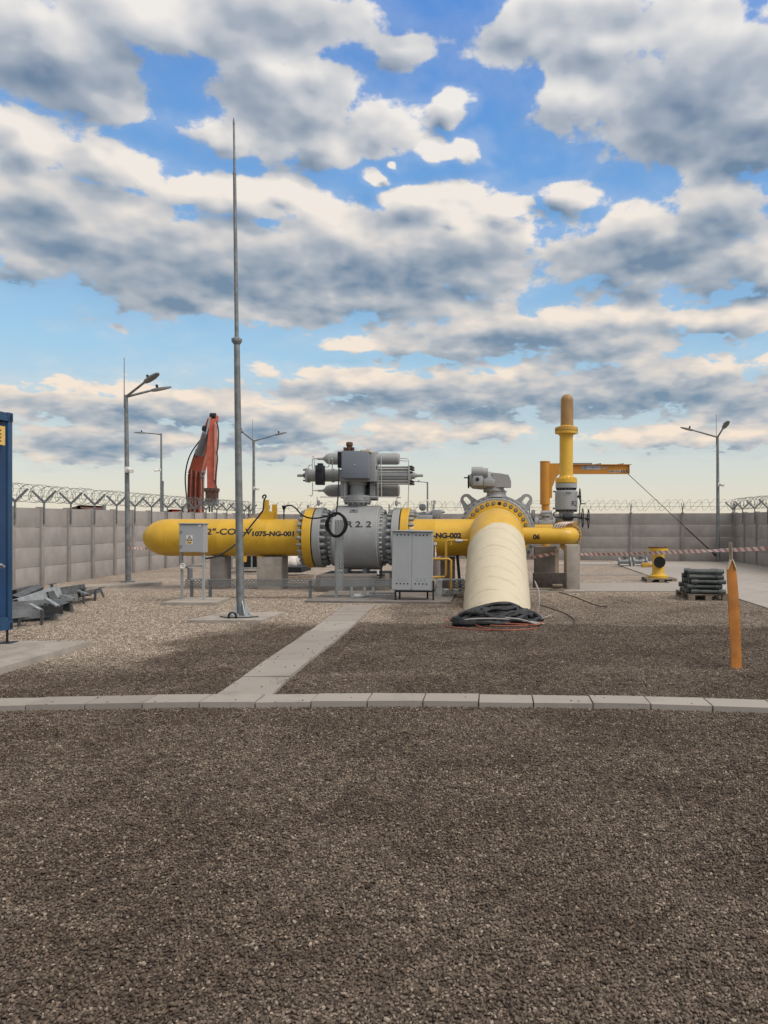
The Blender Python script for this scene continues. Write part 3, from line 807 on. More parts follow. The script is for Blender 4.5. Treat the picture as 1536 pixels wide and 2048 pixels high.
# ------------------------------------------------------------------ lamp posts
def lamp_head(root, p, d, up=(0, 0, 1), cell=True):
    """flat LED head at p pointing along d"""
    d = Vector(d).normalized(); up = Vector(up); s = d.cross(up).normalized(); u = s.cross(d).normalized()
    mb = MB(); prof = [(0, 0.045, 0.035), (0.10, 0.09, 0.042), (0.30, 0.11, 0.036), (0.46, 0.085, 0.024), (0.52, 0.04, 0.015)]
    vs = []; fs = []
    for t, w, h in prof:
        for i, j in ((-1, -1), (1, -1), (1, 0.4), (0.5, 1), (-0.5, 1), (-1, 0.4)): vs.append(p + d * t + s * (i * w) + u * (j * h))
    for k in range(len(prof) - 1):
        for i in range(6): fs.append((k * 6 + i, k * 6 + (i + 1) % 6, (k + 1) * 6 + (i + 1) % 6, (k + 1) * 6 + i))
    fs += [tuple(range(6))[::-1], tuple(range(24, 30))]
    mb.add(vs, fs); h = mb.build('lamp_head', GREYD, root, angle=30)
    if cell:
        c = MB(); c.cyl(p + d * 0.16 + u * 0.05, p + d * 0.16 + u * 0.13, 0.035, n=10); c.build('photocell', BLACKM, h)

def street_lamp(px, D, ytop, yfoot, arms, label, rod=None, rod_px=None, lean=0.0, r0=0.075, r1=0.05, camera=None, group='lamp posts round the yard', sleeve=None):
    foot = Vector((gx(px, D), D, 0.0)) ; topz = gz(ytop, D)
    root = thing('street_lamp', tuple(foot), label, 'street lamp', group)
    top = foot + Vector((lean, 0, topz))
    mb = MB(); mb.cyl(foot, top, r0, r1, 14); mb.cyl(foot, foot + Vector((0, 0, 0.03)), r0 * 2.4, n=14); mb.build('pole', GALVD, root)
    for (dx, dy, dz, ln) in arms:
        v = Vector((dx, dy, dz)).normalized(); e = top + v * ln
        a = MB(); a.cyl(top - Vector((0, 0, 0.05)), e, 0.035, 0.03, 10); a.build('arm', GALVD, root)
        lamp_head(root, e, v)
    if rod: 
        a = MB(); b_ = top + Vector((-0.05, 0, -0.35)); a.cyl(b_, Vector((b_.x, b_.y, gz(rod, D))), 0.014, 0.009, 8); a.build('lightning_rod', GREYD, root)
    if sleeve:
        a = MB(); a.cyl(foot + Vector((0.09, 0, 0)), foot + Vector((0.09, 0, gz(sleeve, D))), 0.05, n=10); a.build('pole_sleeve', GALVD, root)
    if camera:
        side, yc = camera; z = gz(yc, D); t = z / topz; c = foot + Vector((lean * t, 0, z))
        cm = MB(); cm.box(c + Vector((side * 0.06, -0.04, 0.0)), (0.10, 0.14, 0.16), None, 0.01)
        cm.cyl(c + Vector((side * 0.10, -0.05, 0.02)), c + Vector((side * 0.34, -0.22, -0.05)), 0.055, 0.06, 12); cm.build('security_camera', WHITE, root)
    return root

street_lamp(256.5, 21.0, 790, 1165, [(0.80, -0.30, 0.40, 0.72), (0.82, 0.35, 0.235, 0.66)], 'double armed lamp post with lightning rod standing against the left wall', rod=715, lean=-0.06, camera=(0.7, 940))
street_lamp(322.5, 42.0, 867, 1100, [(-1, -0.2, 0.02, 0.85)], 'single arm lamp post beyond the left wall, left of the red excavator', r0=0.07, r1=0.045, camera=(-0.8, 940), sleeve=962)
street_lamp(507.5, 35.2, 880, 1110, [(-0.45, -1.0, 0.42, 0.75), (0.95, 0.25, 0.27, 1.0)], 'double armed lamp post behind the yellow lifting lug, right of the tall mast', rod=838, camera=(0.8, 977), r0=0.085)
street_lamp(1436.5, 31.2, 872, 1110, [(-0.97, 0.1, 0.245, 1.0), (0.16, -0.95, 0.50, 0.55)], 'double armed lamp post in the right corner of the wall above the orange stake', rod=828, lean=-0.03, camera=(0.5, 969), r0=0.085)
street_lamp(855, 62.0, 964, 1080, [(-0.97, -0.2, 0.03, 0.55)], 'small far lamp post beyond the back wall, right of the valve actuator', r0=0.09, r1=0.06, camera=(0.2, 1001))

# ------------------------------------------------------------------ lightning mast on its pad
mf = Vector((gx(481, 12.95), 12.95, 0.055))
pad = MB(); slab_prism(pad, [(-4.98, 12.45), (-3.78, 12.45), (-3.72, 13.60), (-4.80, 13.60)], -0.02, 0.055, 0.004)
info(pad.build('concrete_pad', CONC, at0=(-4.35, 13.0, 0), flat=True), 'square concrete pad under the tall mast', 'pad')
mast = thing('lightning_mast', tuple(mf), 'tall tapering galvanised lightning mast on a square pad, tallest thing in the yard', 'mast')
lean = Vector((-0.0135, 0, 1.0))
def mz(z): return mf + lean * z
a = MB(); a.cyl(mz(0), mz(4.60), 0.068, 0.047, 20); a.build('lower_pole', GALVD, mast)
a = MB(); a.cyl(mz(0.0), mz(0.02), 0.19, n=20)
for k in range(4):
    an = math.pi / 4 + k * math.pi / 2; dv = Vector((math.cos(an), math.sin(an), 0))
    a.prism([(0.05, 0), (0.16, 0), (0.05, 0.28)], mf + Vector((0, 0, 0.022)), dv, (0, 0, 1), 0.012)
a.nuts(mf + Vector((0, 0, 0.022)), (0, 0, 1), 0.15, 0.018, 0.04, 8)
a.build('base_plate', GALV, mast)
a = MB(); a.lathe([(0, 0.05), (0.05, 0.085), (0.07, 0.085), (0.09, 0.085), (0.12, 0.05)], mz(4.57), lean, 20); a.nuts(mz(4.62), lean, 0.074, 0.016, 0.05, 8); a.build('joint_collar', GREYD, mast)
a = MB(); a.cyl(mz(4.68), mz(7.42), 0.034, 0.026, 16); a.build('middle_pole', GALVD, mast)
a = MB(); a.lathe([(0, 0.026), (0.02, 0.03), (0.07, 0.02)], mz(7.42), lean, 12); a.cyl(mz(7.45), mz(8.27), 0.019, 0.015, 12); a.lathe([(0, 0.018), (0.05, 0.018), (0.12, 0.004)], mz(8.27), lean, 10); a.build('finial', GALVD, mast)
ho = MB()
for dx in (-0.02, 0.0):
    c = mf + Vector((-0.035 + dx, -0.27, 0.0)); ho.tube(smooth([c + Vector((-0.06, 0, 0)), c + Vector((-0.058, 0, 0.05)), c + Vector((-0.03, 0, 0.09)), c + Vector((0.03, 0, 0.09)), c + Vector((0.058, 0, 0.05)), c + Vector((0.06, 0, 0))], 4), 0.009, 8)
ho.tube(smooth([mf + Vector((-0.30, -0.12, 0.012)), mf + Vector((-0.1, -0.25, 0.012)), mf + Vector((0.18, -0.24, 0.012)), mf + Vector((0.33, -0.1, 0.012))]), 0.009, 6)
info(ho.build('earth_cable', BLACK, at0=tuple(mf)), 'short black cable looped over the pad at the mast foot', 'cable')

# ------------------------------------------------------------------ blue shipping container, its pad
pad = MB(); slab_prism(pad, [(-9.4, 2.2), (-5.25, 2.2), (-5.31, 10.1), (-9.4, 10.1)], -0.02, 0.085, 0.0)
info(pad.build('concrete_pad', CONC, at0=(-7, 6, 0), flat=True), 'low concrete slab at the left edge under the blue container', 'pad')
cr = thing('shipping_container', (-7.45, 6.95, 0.085), 'blue corrugated shipping container cut off by the left edge of the photo', 'container')
X1, X0, Y0, Y1, Z0, Z1 = -6.26, -8.66, 3.95, 9.99, 0.25, 3.055
def corrug(mb, p, u, w, L, z0, z1, pitch=0.28, dep=0.045):
    """corrugated sheet from p along u, w outward"""
    p, u, w = Vector(p), Vector(u), Vector(w); pts = []; t = 0.0
    while t < L - 1e-6:
        for f, o in ((0.0, 0), (0.25, 0), (0.5, -dep), (0.75, -dep)): 
            if t + f * pitch < L: pts.append(p + u * (t + f * pitch) + w * o)
        t += pitch
    pts.append(p + u * L)
    n = len(pts); mb.add([q + Vector((0, 0, z0)) for q in pts] + [q + Vector((0, 0, z1)) for q in pts], [(i, i + 1, n + i + 1, n + i) for i in range(n - 1)])
a = MB(); corrug(a, (X1 - 0.03, Y0 + 0.08, 0), (0, 1, 0), (1, 0, 0), Y1 - Y0 - 0.17, Z0 + 0.16, Z1 - 0.10); a.build('side_wall', BLUE, cr)
a = MB(); corrug(a, (X0 + 0.03, Y0 + 0.08, 0), (0, 1, 0), (-1, 0, 0), Y1 - Y0 - 0.17, Z0 + 0.16, Z1 - 0.10); a.build('side_wall', BLUE, cr)
a = MB(); corrug(a, (X0 + 0.08, Y1 - 0.03, 0), (1, 0, 0), (0, 1, 0), X1 - X0 - 0.16, Z0 + 0.16, Z1 - 0.10); a.build('end_wall', BLUE, cr)
a = MB(); corrug(a, (X0 + 0.08, Y0 + 0.03, 0), (1, 0, 0), (0, -1, 0), X1 - X0 - 0.16, Z0 + 0.16, Z1 - 0.10); a.build('end_wall', BLUE, cr)
a = MB(); a.bb((X0 + 0.05, Y0 + 0.05, Z1 - 0.09), (X1 - 0.05, Y1 - 0.05, Z1 - 0.03)); a.build('roof', BLUE, cr)
a = MB(); a.bb((X0 + 0.05, Y0 + 0.05, Z0 + 0.03), (X1 - 0.05, Y1 - 0.05, Z0 + 0.12)); a.build('floor_frame', BLUE, cr)
for x in (X0, X1 - 0.07):
    a = MB(); a.bb((x, Y0 + 0.09, Z1 - 0.115), (x + 0.07, Y1 - 0.09, Z1 - 0.01)); a.build('top_rail', BLUEL, cr)
    a = MB(); a.bb((x, Y0 + 0.09, Z0 + 0.01), (x + 0.07, Y1 - 0.09, Z0 + 0.17)); a.build('bottom_rail', BLUEL, cr)
    for y in (Y0, Y1 - 0.085):
        a = MB(); a.bb((x, y, Z0 + 0.12), (x + 0.072, y + 0.085, Z1 - 0.12), 0.008); a.build('corner_post', BLUEL, cr)
        for z in (Z0, Z1 - 0.12):
            a = MB(); a.bb((x - 0.006, y - 0.006, z), (x + 0.078, y + 0.091, z + 0.12), 0.008); cc = a.build('corner_casting', BLUEL, cr)
            s = x + 0.079 if x > -7 else x - 0.007
            a = MB(); a.prism([(0.025, -0.03), (0.035, -0.04), (0.05, -0.04), (0.06, -0.03), (0.06, 0.03), (0.05, 0.04), (0.035, 0.04), (0.025, 0.03)], (s, y, z + 0.06), (0, 1, 0), (0, 0, 1), 0.006); a.build('twistlock_slot', BLACKM, cc)
        a = MB(); px_ = x + 0.036; a.cyl((px_, y + 0.03, 0.085), (px_, y + 0.03, Z0), 0.014, n=8); a.bb((px_ - 0.09, y - 0.06, 0.085), (px_ + 0.09, y + 0.12, 0.094)); a.build('jack_foot', BLACKM, cr)
a = MB(); a.bb((X1 + 0.001, 9.40, 2.62), (X1 + 0.012, 9.82, 2.86)); no = a.build('notice', STICK, cr)
a = MB()
for k in range(4): a.bb((X1 + 0.0122, 9.44 + 0.03 * (k % 2), 2.66 + 0.045 * k), (X1 + 0.0145, 9.74, 2.675 + 0.045 * k))
a.build('notice_print', WOODD, no)
a = MB(); a.tube([(X1 + 0.0, 9.66, 1.10), (X1 + 0.05, 9.68, 1.11), (X1 + 0.05, 9.74, 1.08), (X1 + 0.0, 9.745, 1.06)], 0.016, 8); a.build('hook', STEEL, cr)

# ------------------------------------------------------------------ scrap of tray supports by the left wall
rnd = random.Random(12)
def channel(p0, p1, w, t, roll, m, label, name='steel_channel'):
    p0, p1 = Vector(p0), Vector(p1); L = (p1 - p0).length; ax = (p1 - p0) / L
    up = Vector((math.sin(roll), 0, math.cos(roll))); sd = ax.cross(up).normalized(); u = sd.cross(ax).normalized()
    c = (p0 + p1) / 2; mb = MB()
    M = Matrix((ax, sd, u)).transposed()
    mb.box(c, (L, w, 0.006), M); mb.box(c + sd * (w / 2) - u * (t / 2 - 0.003), (L, 0.006, t), M); mb.box(c - sd * (w / 2) - u * (t / 2 - 0.003), (L, 0.006, t), M)
    o = mb.build(name, m, at0=(c.x, c.y, 0)); info(o, label, 'steel channel', 'scrap tray steel by the left wall'); return o
SC = [
 ((24, 1201), (108, 1174), 12.7, 13.8, 0.20, 0.20, -0.25, GALV, 'bright galvanised channel laid on top of the scrap pile by the container'),
 ((32, 1193), (80, 1171), 13.6, 14.6, 0.14, 0.14, 0.3, SCRAP, 'dull channel slanting up behind the bright one in the scrap pile'),
 ((20, 1206), (118, 1200), 12.5, 13.0, 0.22, 0.30, -0.35, SCRAP, 'wide dark channel at the front foot of the scrap pile'),
 ((60, 1207), (82, 1219), 12.3, 12.0, 0.05, 0.03, 0.0, GALV, 'thin bright bar propped at the front of the scrap pile, left one'),
 ((92, 1196), (116, 1211), 12.6, 12.2, 0.05, 0.03, 0.0, GALV, 'thin bright bar propped at the front of the scrap pile, right one'),
 ((85, 1187), (141, 1177), 13.4, 14.4, 0.18, 0.20, -0.3, SCRAP, 'grey channel end poking out at the middle of the scrap pile'),
 ((98, 1179), (159, 1170), 14.6, 16.4, 0.20, 0.18, -0.2, SCRAP, 'long dull channel at the back of the scrap pile near the wall'),
 ((96, 1204), (132, 1207), 12.7, 12.6, 0.16, 0.16, -0.6, SCRAP, 'short dark trough lying at the right front of the scrap pile'),
 ((125, 1190), (148, 1196), 13.6, 13.4, 0.05, 0.03, 0.3, GALV, 'short bright bar lying at the right end of the scrap pile'),
 ((118, 1192), (152, 1190), 13.8, 14.0, 0.16, 0.12, -0.4, SCRAP, 'low dark trough under the short bright bar in the scrap pile'),
 ((155, 1180), (175, 1187), 15.2, 14.8, 0.05, 0.03, 0.3, GALV, 'thin light bar sticking out at the far right of the scrap pile'),
 ((150, 1186), (190, 1179), 15.2, 16.4, 0.18, 0.10, -0.3, SCRAP, 'low flat channel on the gravel at the far right of the scrap pile'),
 ((18, 1182), (54, 1173), 14.0, 15.2, 0.25, 0.14, -0.2, SCRAP, 'blue grey channel at the back of the scrap pile beside the container'),
 ((14, 1221), (60, 1216), 11.9, 12.1, 0.18, 0.16, -0.5, SCRAP, 'dark trough at the very front of the scrap pile beside the container'),
]
for (a0, a1), (b0, b1), D0, D1, w, t, roll, m, lab in SC:
    channel(at(a0, a1, D0), at(b0, b1, D1), w, t, roll, m, lab)
for i, (x, y0_, D) in enumerate(((103, 1169, 14.2), (190, 1180, 15.9), (208, 1176, 16.6), (168, 1178, 15.3), (37, 1225, 12.0), (83, 1212, 12.2), (145, 1188, 13.9))):
    p = at(x, y0_, D); mb = MB(); s = rnd.uniform(-0.08, 0.08)
    mb.beam((p.x, D, 0.0), (p.x + s, D + rnd.uniform(-0.05, 0.05), p.z), 0.045, 0.02, (0, 1, 0)); mb.beam((p.x + s - 0.04, D, p.z), (p.x + s + 0.09, D, p.z + 0.02), 0.04, 0.02)
    info(mb.build('tray_support', SCRAP if i % 2 else GALVD, at0=(p.x, D, 0)), ('short steel stub standing up at the %s of the scrap pile' % ('top by the wall', 'far right end', 'tip by the concrete strip', 'right flank', 'near left foot', 'front middle', 'right middle')[i]), 'steel bracket', 'scrap tray steel by the left wall')
mb = MB(); slab_prism(mb, [(-10.4, 18.2), (-8.6, 19.8), (-8.75, 20.25), (-10.7, 18.8)], -0.02, 0.07, 0.02)
info(mb.build('concrete_strip', CONC, at0=(-9.6, 19.2, 0), flat=True), 'broken pale concrete strip on the gravel at the foot of the nearest lamp post', 'concrete strip')

# ------------------------------------------------------------------ the horizontal pipe run: axis along X at Y = PY, height PZ
PY, PZ, PR = 19.0, gz(1075, 19.0), 0.4565
def fx(px): return gx(px, PY)
def fz(py): return gz(py, PY)
AX = Vector((1, 0, 0))
def on_front(xc, yc, r, zc, zt):
    """maps text onto the camera side of a cylinder along X, text centred at height zt"""
    th0 = math.asin(max(-1, min(1, (zt - zc) / r)))
    def fn(x, y):
        th = th0 + y / r
        return Vector((xc + x, yc - (r + 0.003) * math.cos(th), zc + (r + 0.003) * math.sin(th)))
    return fn
def stud_ring(parent, x, R0, count, L=0.15, r=0.062, sgn=1):
    mb = MB(); mb.lathe([(0, r), (L * 0.66, r), (L * 0.72, r * 0.86), (L * 0.72, r * 0.58), (L * 0.88, r * 0.58), (L * 0.9, r * 0.5)], (0, 0, 0), (0, 0, 1), 6)
    part_copies('stud', mb, STUD, parent, ring_places((x, PY, PZ), AX * sgn, R0, count))

# left pipe with its domed end
XF = fx(611) + 0.07
lp_ = thing('gas_pipe', (fx(440), PY, PZ - PR), 'long yellow gas pipe with domed end left of the grey ball valve', 'pipe')
mb = MB(); xa = fx(288); L = fx(604) + 0.07 - xa
prof = [(0, 0)] + [(0.64 * (1 - math.cos(math.pi / 2 * k / 14)), PR * math.sin(math.pi / 2 * k / 14)) for k in range(1, 15)]
prof += [(0.70, PR), (0.703, PR + 0.006), (0.715, PR + 0.006), (0.718, PR)] + [(q_ + o_, PR + h_) for q_ in (1.95, 3.12) for o_, h_ in ((-0.012, 0), (-0.005, 0.0018), (0.005, 0.0018), (0.012, 0))] + [(L - 0.12, PR), (L - 0.05, PR + 0.02), (L, PR + 0.07)]
mb.lathe(prof, (xa, PY, PZ), AX, 72); mb.build('pipe_body', YEL, lp_)
mb = MB(); mb.lathe([(0, 0.50), (0.0, 0.725), (0.012, 0.74), (0.20, 0.74), (0.212, 0.73), (0.212, 0.46)], (XF, PY, PZ), AX, 72); mb.build('flange', YEL, lp_)
stud_ring(lp_, XF, 0.635, 24, sgn=-1)
mb = MB(); mb.lathe([(0, 0.45), (0, 0.715), (0.03, 0.715), (0.03, 0.45)], (XF + 0.212, PY, PZ), AX, 64); mb.build('gasket', BLACKM, lp_)
zt = fz(1064.5)
Df = PY - PR
s1, s2 = (gx(402, Df) + gx(504, Df)) / 2, (gx(504, Df) + gx(588, Df)) / 2
letters('32"-CO1-V', TXT, lp_, on_front(s1, PY, PR, PZ, gz(1063, Df)), gx(504, Df) - gx(402, Df), 0.165, bold=0.03)
letters('1075-NG-001', TXT, lp_, on_front(s2, PY, PR, PZ, gz(1067.5, Df)), gx(588, Df) - gx(504.5, Df), 0.128, bold=0.05)
# lifting lug and small nozzle on top
lug = MB(); xl = fx(537)
lug.prism([(-0.16, 0), (0.16, 0), (0.16, 0.20), (0.05, 0.23), (0.05, 0.50), (-0.05, 0.50), (-0.05, 0.23), (-0.16, 0.20)], (xl - 0.03, PY - 0.05, PZ + PR - 0.03), (1, 0, 0), (0, 0, 1), 0.07)
lug.bb((xl + 0.07, PY + 0.05, PZ + PR - 0.03), (xl + 0.18, PY + 0.13, PZ + PR + 0.36)); lo_ = lug.build('lifting_lug', YEL, lp_, flat=True)
nz = MB(); xn = fx(570); nz.lathe([(0, 0.012), (0.10, 0.012), (0.10, 0.02), (0.14, 0.02), (0.16, 0.014), (0.24, 0.018), (0.30, 0.04), (0.36, 0.055), (0.36, 0.02)], (xn, PY - 0.1, PZ + PR - 0.03), (0, 0, 1), 12); nz.build('vent_nozzle', BLACKM, lp_)
for px, w in ((435, 0.36), (546, 0.66)):
    pass

# concrete piers
def pier(x0, x1, y0, y1, z1, m, label, saddle=True):
    t = MB(); t.bb((x0, y0, -0.02), (x1, y1, z1), 0.015)
    r = thing('concrete_pier', ((x0 + x1) / 2, (y0 + y1) / 2, 0), label, 'pier'); t.build('block', m, r)
    if saddle:
        s = MB(); s.bb((x0 + 0.05, y0 + 0.02, z1), (x1 - 0.05, y0 + 0.05, z1 + 0.05)); s.build('bearing_plate', GREYD, r)
    return r
pier(fx(427), fx(456), 18.75, 19.25, PZ - PR - 0.012, CONCD, 'narrow brownish concrete pier under the left yellow pipe behind the mast', False)
pier(fx(521), fx(570), 18.7, 19.3, PZ - PR - 0.012, CONC, 'broad grey concrete pier under the left yellow pipe right of the mast', False)

# big grey ball valve between the pipes
bv = thing('ball_valve', (fx(713), PY, PZ - 0.79), 'big grey flanged ball valve marked R 2. 2 in the pipe run', 'valve')
xg = XF + 0.242
FL = 0.17
mb = MB(); mb.lathe([(0, 0.46), (0, 0.73), (0.01, 0.74), (FL, 0.74), (FL + 0.012, 0.73), (FL + 0.012, 0.5)], (xg, PY, PZ), AX, 72); mb.build('end_flange', GREY, bv)
stud_ring(bv, xg + FL + 0.012, 0.635, 24, sgn=1)
x1, x2 = fx(668) + 0.09, fx(757) + 0.07
mb = MB(); mb.lathe([(0, 0.52), (0.02, 0.52), (x1 - xg - FL - 0.06, 0.57), (x1 - xg - FL - 0.05, 0.71), (x1 - xg - FL - 0.012, 0.71)], (xg + FL + 0.012, PY, PZ), AX, 64); mb.build('closure', GREY, bv)
BOLT = lambda r, L: MB().lathe([(0, r), (L * 0.85, r), (L, r * 0.8)], (0, 0, 0), (0, 0, 1), 6)
part_copies('bolt', BOLT(0.036, 0.085), GREY, bv, ring_places((x1 - 0.02, PY, PZ), -AX, 0.665, 36))
mb = MB(); mb.lathe([(0, 0.5), (0, 0.775), (0.015, 0.79), (x2 - x1 - 0.015, 0.79), (x2 - x1, 0.775), (x2 - x1, 0.5)], (x1, PY, PZ), AX, 80); mb.build('valve_body', GREY, bv)
part_copies('bolt', BOLT(0.036, 0.085), GREY, bv, ring_places((x2 + 0.02, PY, PZ), AX, 0.665, 36))
xh = fx(784) + 0.06
mb = MB(); mb.lathe([(0, 0.71), (0.04, 0.71), (0.05, 0.57), (xh - x2 - 0.02, 0.54), (xh - x2, 0.54)], (x2, PY, PZ), AX, 64); mb.build('closure', GREY, bv)
mb = MB(); mb.lathe([(0, 0.5), (0, 0.73), (0.012, 0.74), (FL, 0.74), (FL + 0.01, 0.73), (FL + 0.01, 0.46)], (xh, PY, PZ), AX, 72); mb.build('end_flange', GREY, bv)
stud_ring(bv, xh, 0.635, 24, sgn=-1)
letters('R 2. 2', TXT, bv, on_front((gx(692, 18.2) + gx(741, 18.2)) / 2, PY, 0.79, PZ, gz(1048.5, 18.25)), gx(741, 18.2) - gx(691, 18.2), 0.165, bold=0.03)
mb = MB(); xc = gx(704, 18.3); fn = on_front(xc, PY, 0.79, PZ, gz(1022, 18.45))
q = [fn(a, b) for a, b in ((-0.095, -0.06), (0.095, -0.06), (0.095, 0.06), (-0.095, 0.06))]
nr = (q[1] - q[0]).cross(q[3] - q[0]).normalized(); mb.add([p - nr * 0.004 for p in q] + [p + nr * 0.012 for p in q], [(3, 2, 1, 0), (4, 5, 6, 7), (0, 1, 5, 4), (1, 2, 6, 5), (2, 3, 7, 6), (3, 0, 4, 7)]); npl = mb.build('name_plate', GREYD, bv)
mb = MB(); c0 = (q[0] + q[1] + q[2] + q[3]) / 4; e1 = (q[1] - q[0]).normalized(); e2 = (q[3] - q[0]).normalized()
mb.prism([(-0.05, -0.03), (0.0, 0.0), (-0.05, 0.03), (-0.02, 0.03), (0.045, 0.0), (-0.02, -0.03)], c0 + nr * 0.015, e1, e2, 0.004); mb.build('plate_emblem', BLACKM, npl)
mb = MB()
for dx in (-0.22, 0.24):
    mb.bb((fx(713) + dx - 0.05, PY - 0.25, 0.36), (fx(713) + dx + 0.05, PY + 0.25, PZ - 0.70))
mb.cyl((fx(690), PY - 0.3, 0.33), (fx(722), PY - 0.3, 0.30), 0.05, 0.05, 12); mb.lathe([(0, 0.05), (0.05, 0.085), (0.18, 0.085), (0.22, 0.05)], (fx(720), PY - 0.3, 0.30), AX, 14)
mb.build('drain_nozzle', GREY, bv)
# stem pedestal
xs = fx(715)
mb = MB(); zb = PZ + 0.76
mb.lathe([(0, 0.25), (0.05, 0.22), (0.09, 0.24), (0.10, 0.335), (0.145, 0.335), (0.15, 0.345), (0.27, 0.345), (0.28, 0.33), (0.28, 0.20), (0.52, 0.20), (0.54, 0.245), (0.62, 0.245)], (xs, PY, zb), (0, 0, 1), 40)
mb.build('stem_pedestal', GREY, bv)
part_copies('pedestal_bolt', BOLT(0.028, 0.05), STUD, bv, ring_places((xs, PY, zb + 0.10), (0, 0, -1), 0.295, 14))
# pedestal of the ground: block under the valve and slab in front
info(pier(fx(652), fx(784), 17.9, 19.6, 0.40, CONCD, 'wide damp concrete block under the grey ball valve', False), 'wide damp concrete block under the grey ball valve', 'pier')
mb = MB(); slab_prism(mb, [(gx(618, 15.9), 15.55), (gx(905, 15.9), 15.3), (gx(905, 15.9), 17.8), (gx(622, 15.9), 17.8)], -0.02, 0.055, 0.006)
info(mb.build('concrete_slab', CONCD, at0=(gx(760, 16), 16.5, 0), flat=True), 'low concrete slab at the far end of the path in front of the valve', 'slab')

# pneumatic actuator on the valve
ac = thing('valve_actuator', (xs, PY, zb + 0.62), 'large grey gas powered actuator with two bottles on top of the R 2. 2 valve', 'actuator')
def az_(py, D=18.9): return gz(py, D)
mb = MB(); mb.bb((fx(683), PY - 0.30, az_(964)), (fx(757), PY + 0.42, az_(940)), 0.02); mb.bb((fx(735), PY - 0.34, az_(964)), (fx(755), PY - 0.05, az_(906)), 0.012); mb.bb((fx(684), PY - 0.22, az_(997)), (fx(697), PY + 0.5, az_(962)), 0.01); mb.bb((fx(741), PY - 0.12, az_(997)), (fx(751), PY + 0.5, az_(962)), 0.01); mb.bb((fx(684), PY + 0.36, az_(1000)), (fx(751), PY + 0.5, az_(900)), 0.01); mb.build('gear_housing', GREY, ac)
def bottle(y0, y1, yy):
    zc = (az_(y0, yy) + az_(y1, yy)) / 2; r = abs(az_(y0, yy) - az_(y1, yy)) / 2
    xl, xr = gx(641, yy), gx(799, yy); L = xr - xl
    prof = [(0, 0.0), (0, 0.025), (0.06, 0.03), (0.09, 0.05), (0.115, r * 0.50), (0.15, r * 0.76), (0.20, r * 0.91), (0.28, r), (L - 0.06, r), (L - 0.02, r * 0.93), (L, r * 0.75), (L, 0)]
    mb = MB(); mb.lathe(prof, (xl, yy, zc), AX, 36); b = mb.build('gas_bottle', GREY, ac)
    mb = MB(); mb.lathe([(0, 0.014), (0.06, 0.014), (0.06, 0.03), (0.12, 0.03)], (xl - 0.12, yy, zc), AX, 12); mb.build('bottle_valve', STEEL, b); return zc, xl, xr
zt1, xb0, xb1 = bottle(906, 929.5, 19.45)
zt2, _, _ = bottle(969, 993.5, 19.45)
zc = (az_(932) + az_(969)) / 2
# spring / power cylinder on the right: ribbed barrel, end plates, tie rods
xr0, xr1 = fx(758), fx(818); rb = 0.225
mb = MB(); mb.lathe([(0, 0.24), (0.09, 0.24)], (xr0 - 0.10, PY, zc), AX, 30)
prof = [(0, rb)]
mb.cyl((xr0, PY, zc), (xr1, PY, zc), rb - 0.02, n=30)
for k in range(16):
    a = 2 * math.pi * k / 16; mb.box((( xr0 + xr1) / 2, PY + math.cos(a) * (rb - 0.015), zc + math.sin(a) * (rb - 0.015)), (xr1 - xr0, 0.022, 0.04), Matrix.Rotation(a, 3, 'X'))
mb.build('power_cylinder', GREY, ac)
for q_ in (xr0, xr1 + 0.02):
    mb = MB(); mb.box((q_, PY, zc), (0.05, 0.46, 0.47), None, 0.01); mb.build('end_plate', GREY, ac)
CORN = [(i, j) for i in (-1, 1) for j in (-1, -0.72, 0.72, 1)]
part_copies('tie_rod', MB().lathe([(0, 0.013), (xr1 + 0.045 - xr0, 0.013)], (0, 0, 0), (0, 0, 1), 8), STEEL, ac, [((xr0, PY + i * 0.20, zc + j * 0.205), AX) for i, j in CORN])
part_copies('nut', MB().lathe([(0, 0.028), (0.06, 0.028), (0.07, 0.018)], (0, 0, 0), (0, 0, 1), 6), BLACKM, ac, [((xr1 + 0.045, PY + i * 0.20, zc + j * 0.205), AX) for i, j in CORN + [(-1, 0.3)]])
mb = MB(); mb.lathe([(0, 0.10), (0.10, 0.085), (0.11, 0.05), (0.15, 0.05), (0.15, 0.036), (0.30, 0.036)], (xr1 + 0.045, PY, zc), AX, 18); mb.build('piston_rod', GREY, ac)
# override cylinder on the left
xl0, xl1 = fx(613), fx(684)
mb = MB(); mb.lathe([(0, 0.14), (0.04, 0.155), (xl1 - xl0, 0.15)], (xl0, PY, zc), AX, 24); mb.lathe([(0, 0.17), (0.06, 0.17)], (xl1 - 0.25, PY, zc), AX, 24); mb.box((xl0 + 0.03, PY, zc), (0.06, 0.34, 0.34), None, 0.01); mb.build('override_cylinder', GREY, ac)
mb = MB(); mb.lathe([(0, 0.035), (0.15, 0.035), (0.15, 0.055), (0.22, 0.09), (0.26, 0.10)], (fx(595), PY, zc), AX, 18); mb.build('piston_rod', GREY, ac)
part_copies('nut', MB().lathe([(0, 0.022), (0.05, 0.022)], (0, 0, 0), (0, 0, 1), 6), BLACKM, ac, [((xl0 - 0.05, PY + i * 0.13, zc + j * 0.13), AX) for i in (-1, 1) for j in (-1, 0, 1)])
mb = MB(); mb.bb((gx(633, 18.7), 18.55, gz(970, 18.7)), (gx(649, 18.7), 18.78, gz(931, 18.7)), 0.012); mb.bb((gx(637, 18.7), 18.58, gz(931, 18.7)), (gx(646, 18.7), 18.74, gz(927, 18.7))); mb.bb((gx(635.5, 18.7), 18.535, gz(942.5, 18.7)), (gx(645, 18.7), 18.552, gz(938, 18.7))); mb.build('limit_switch', BLACKM, ac)
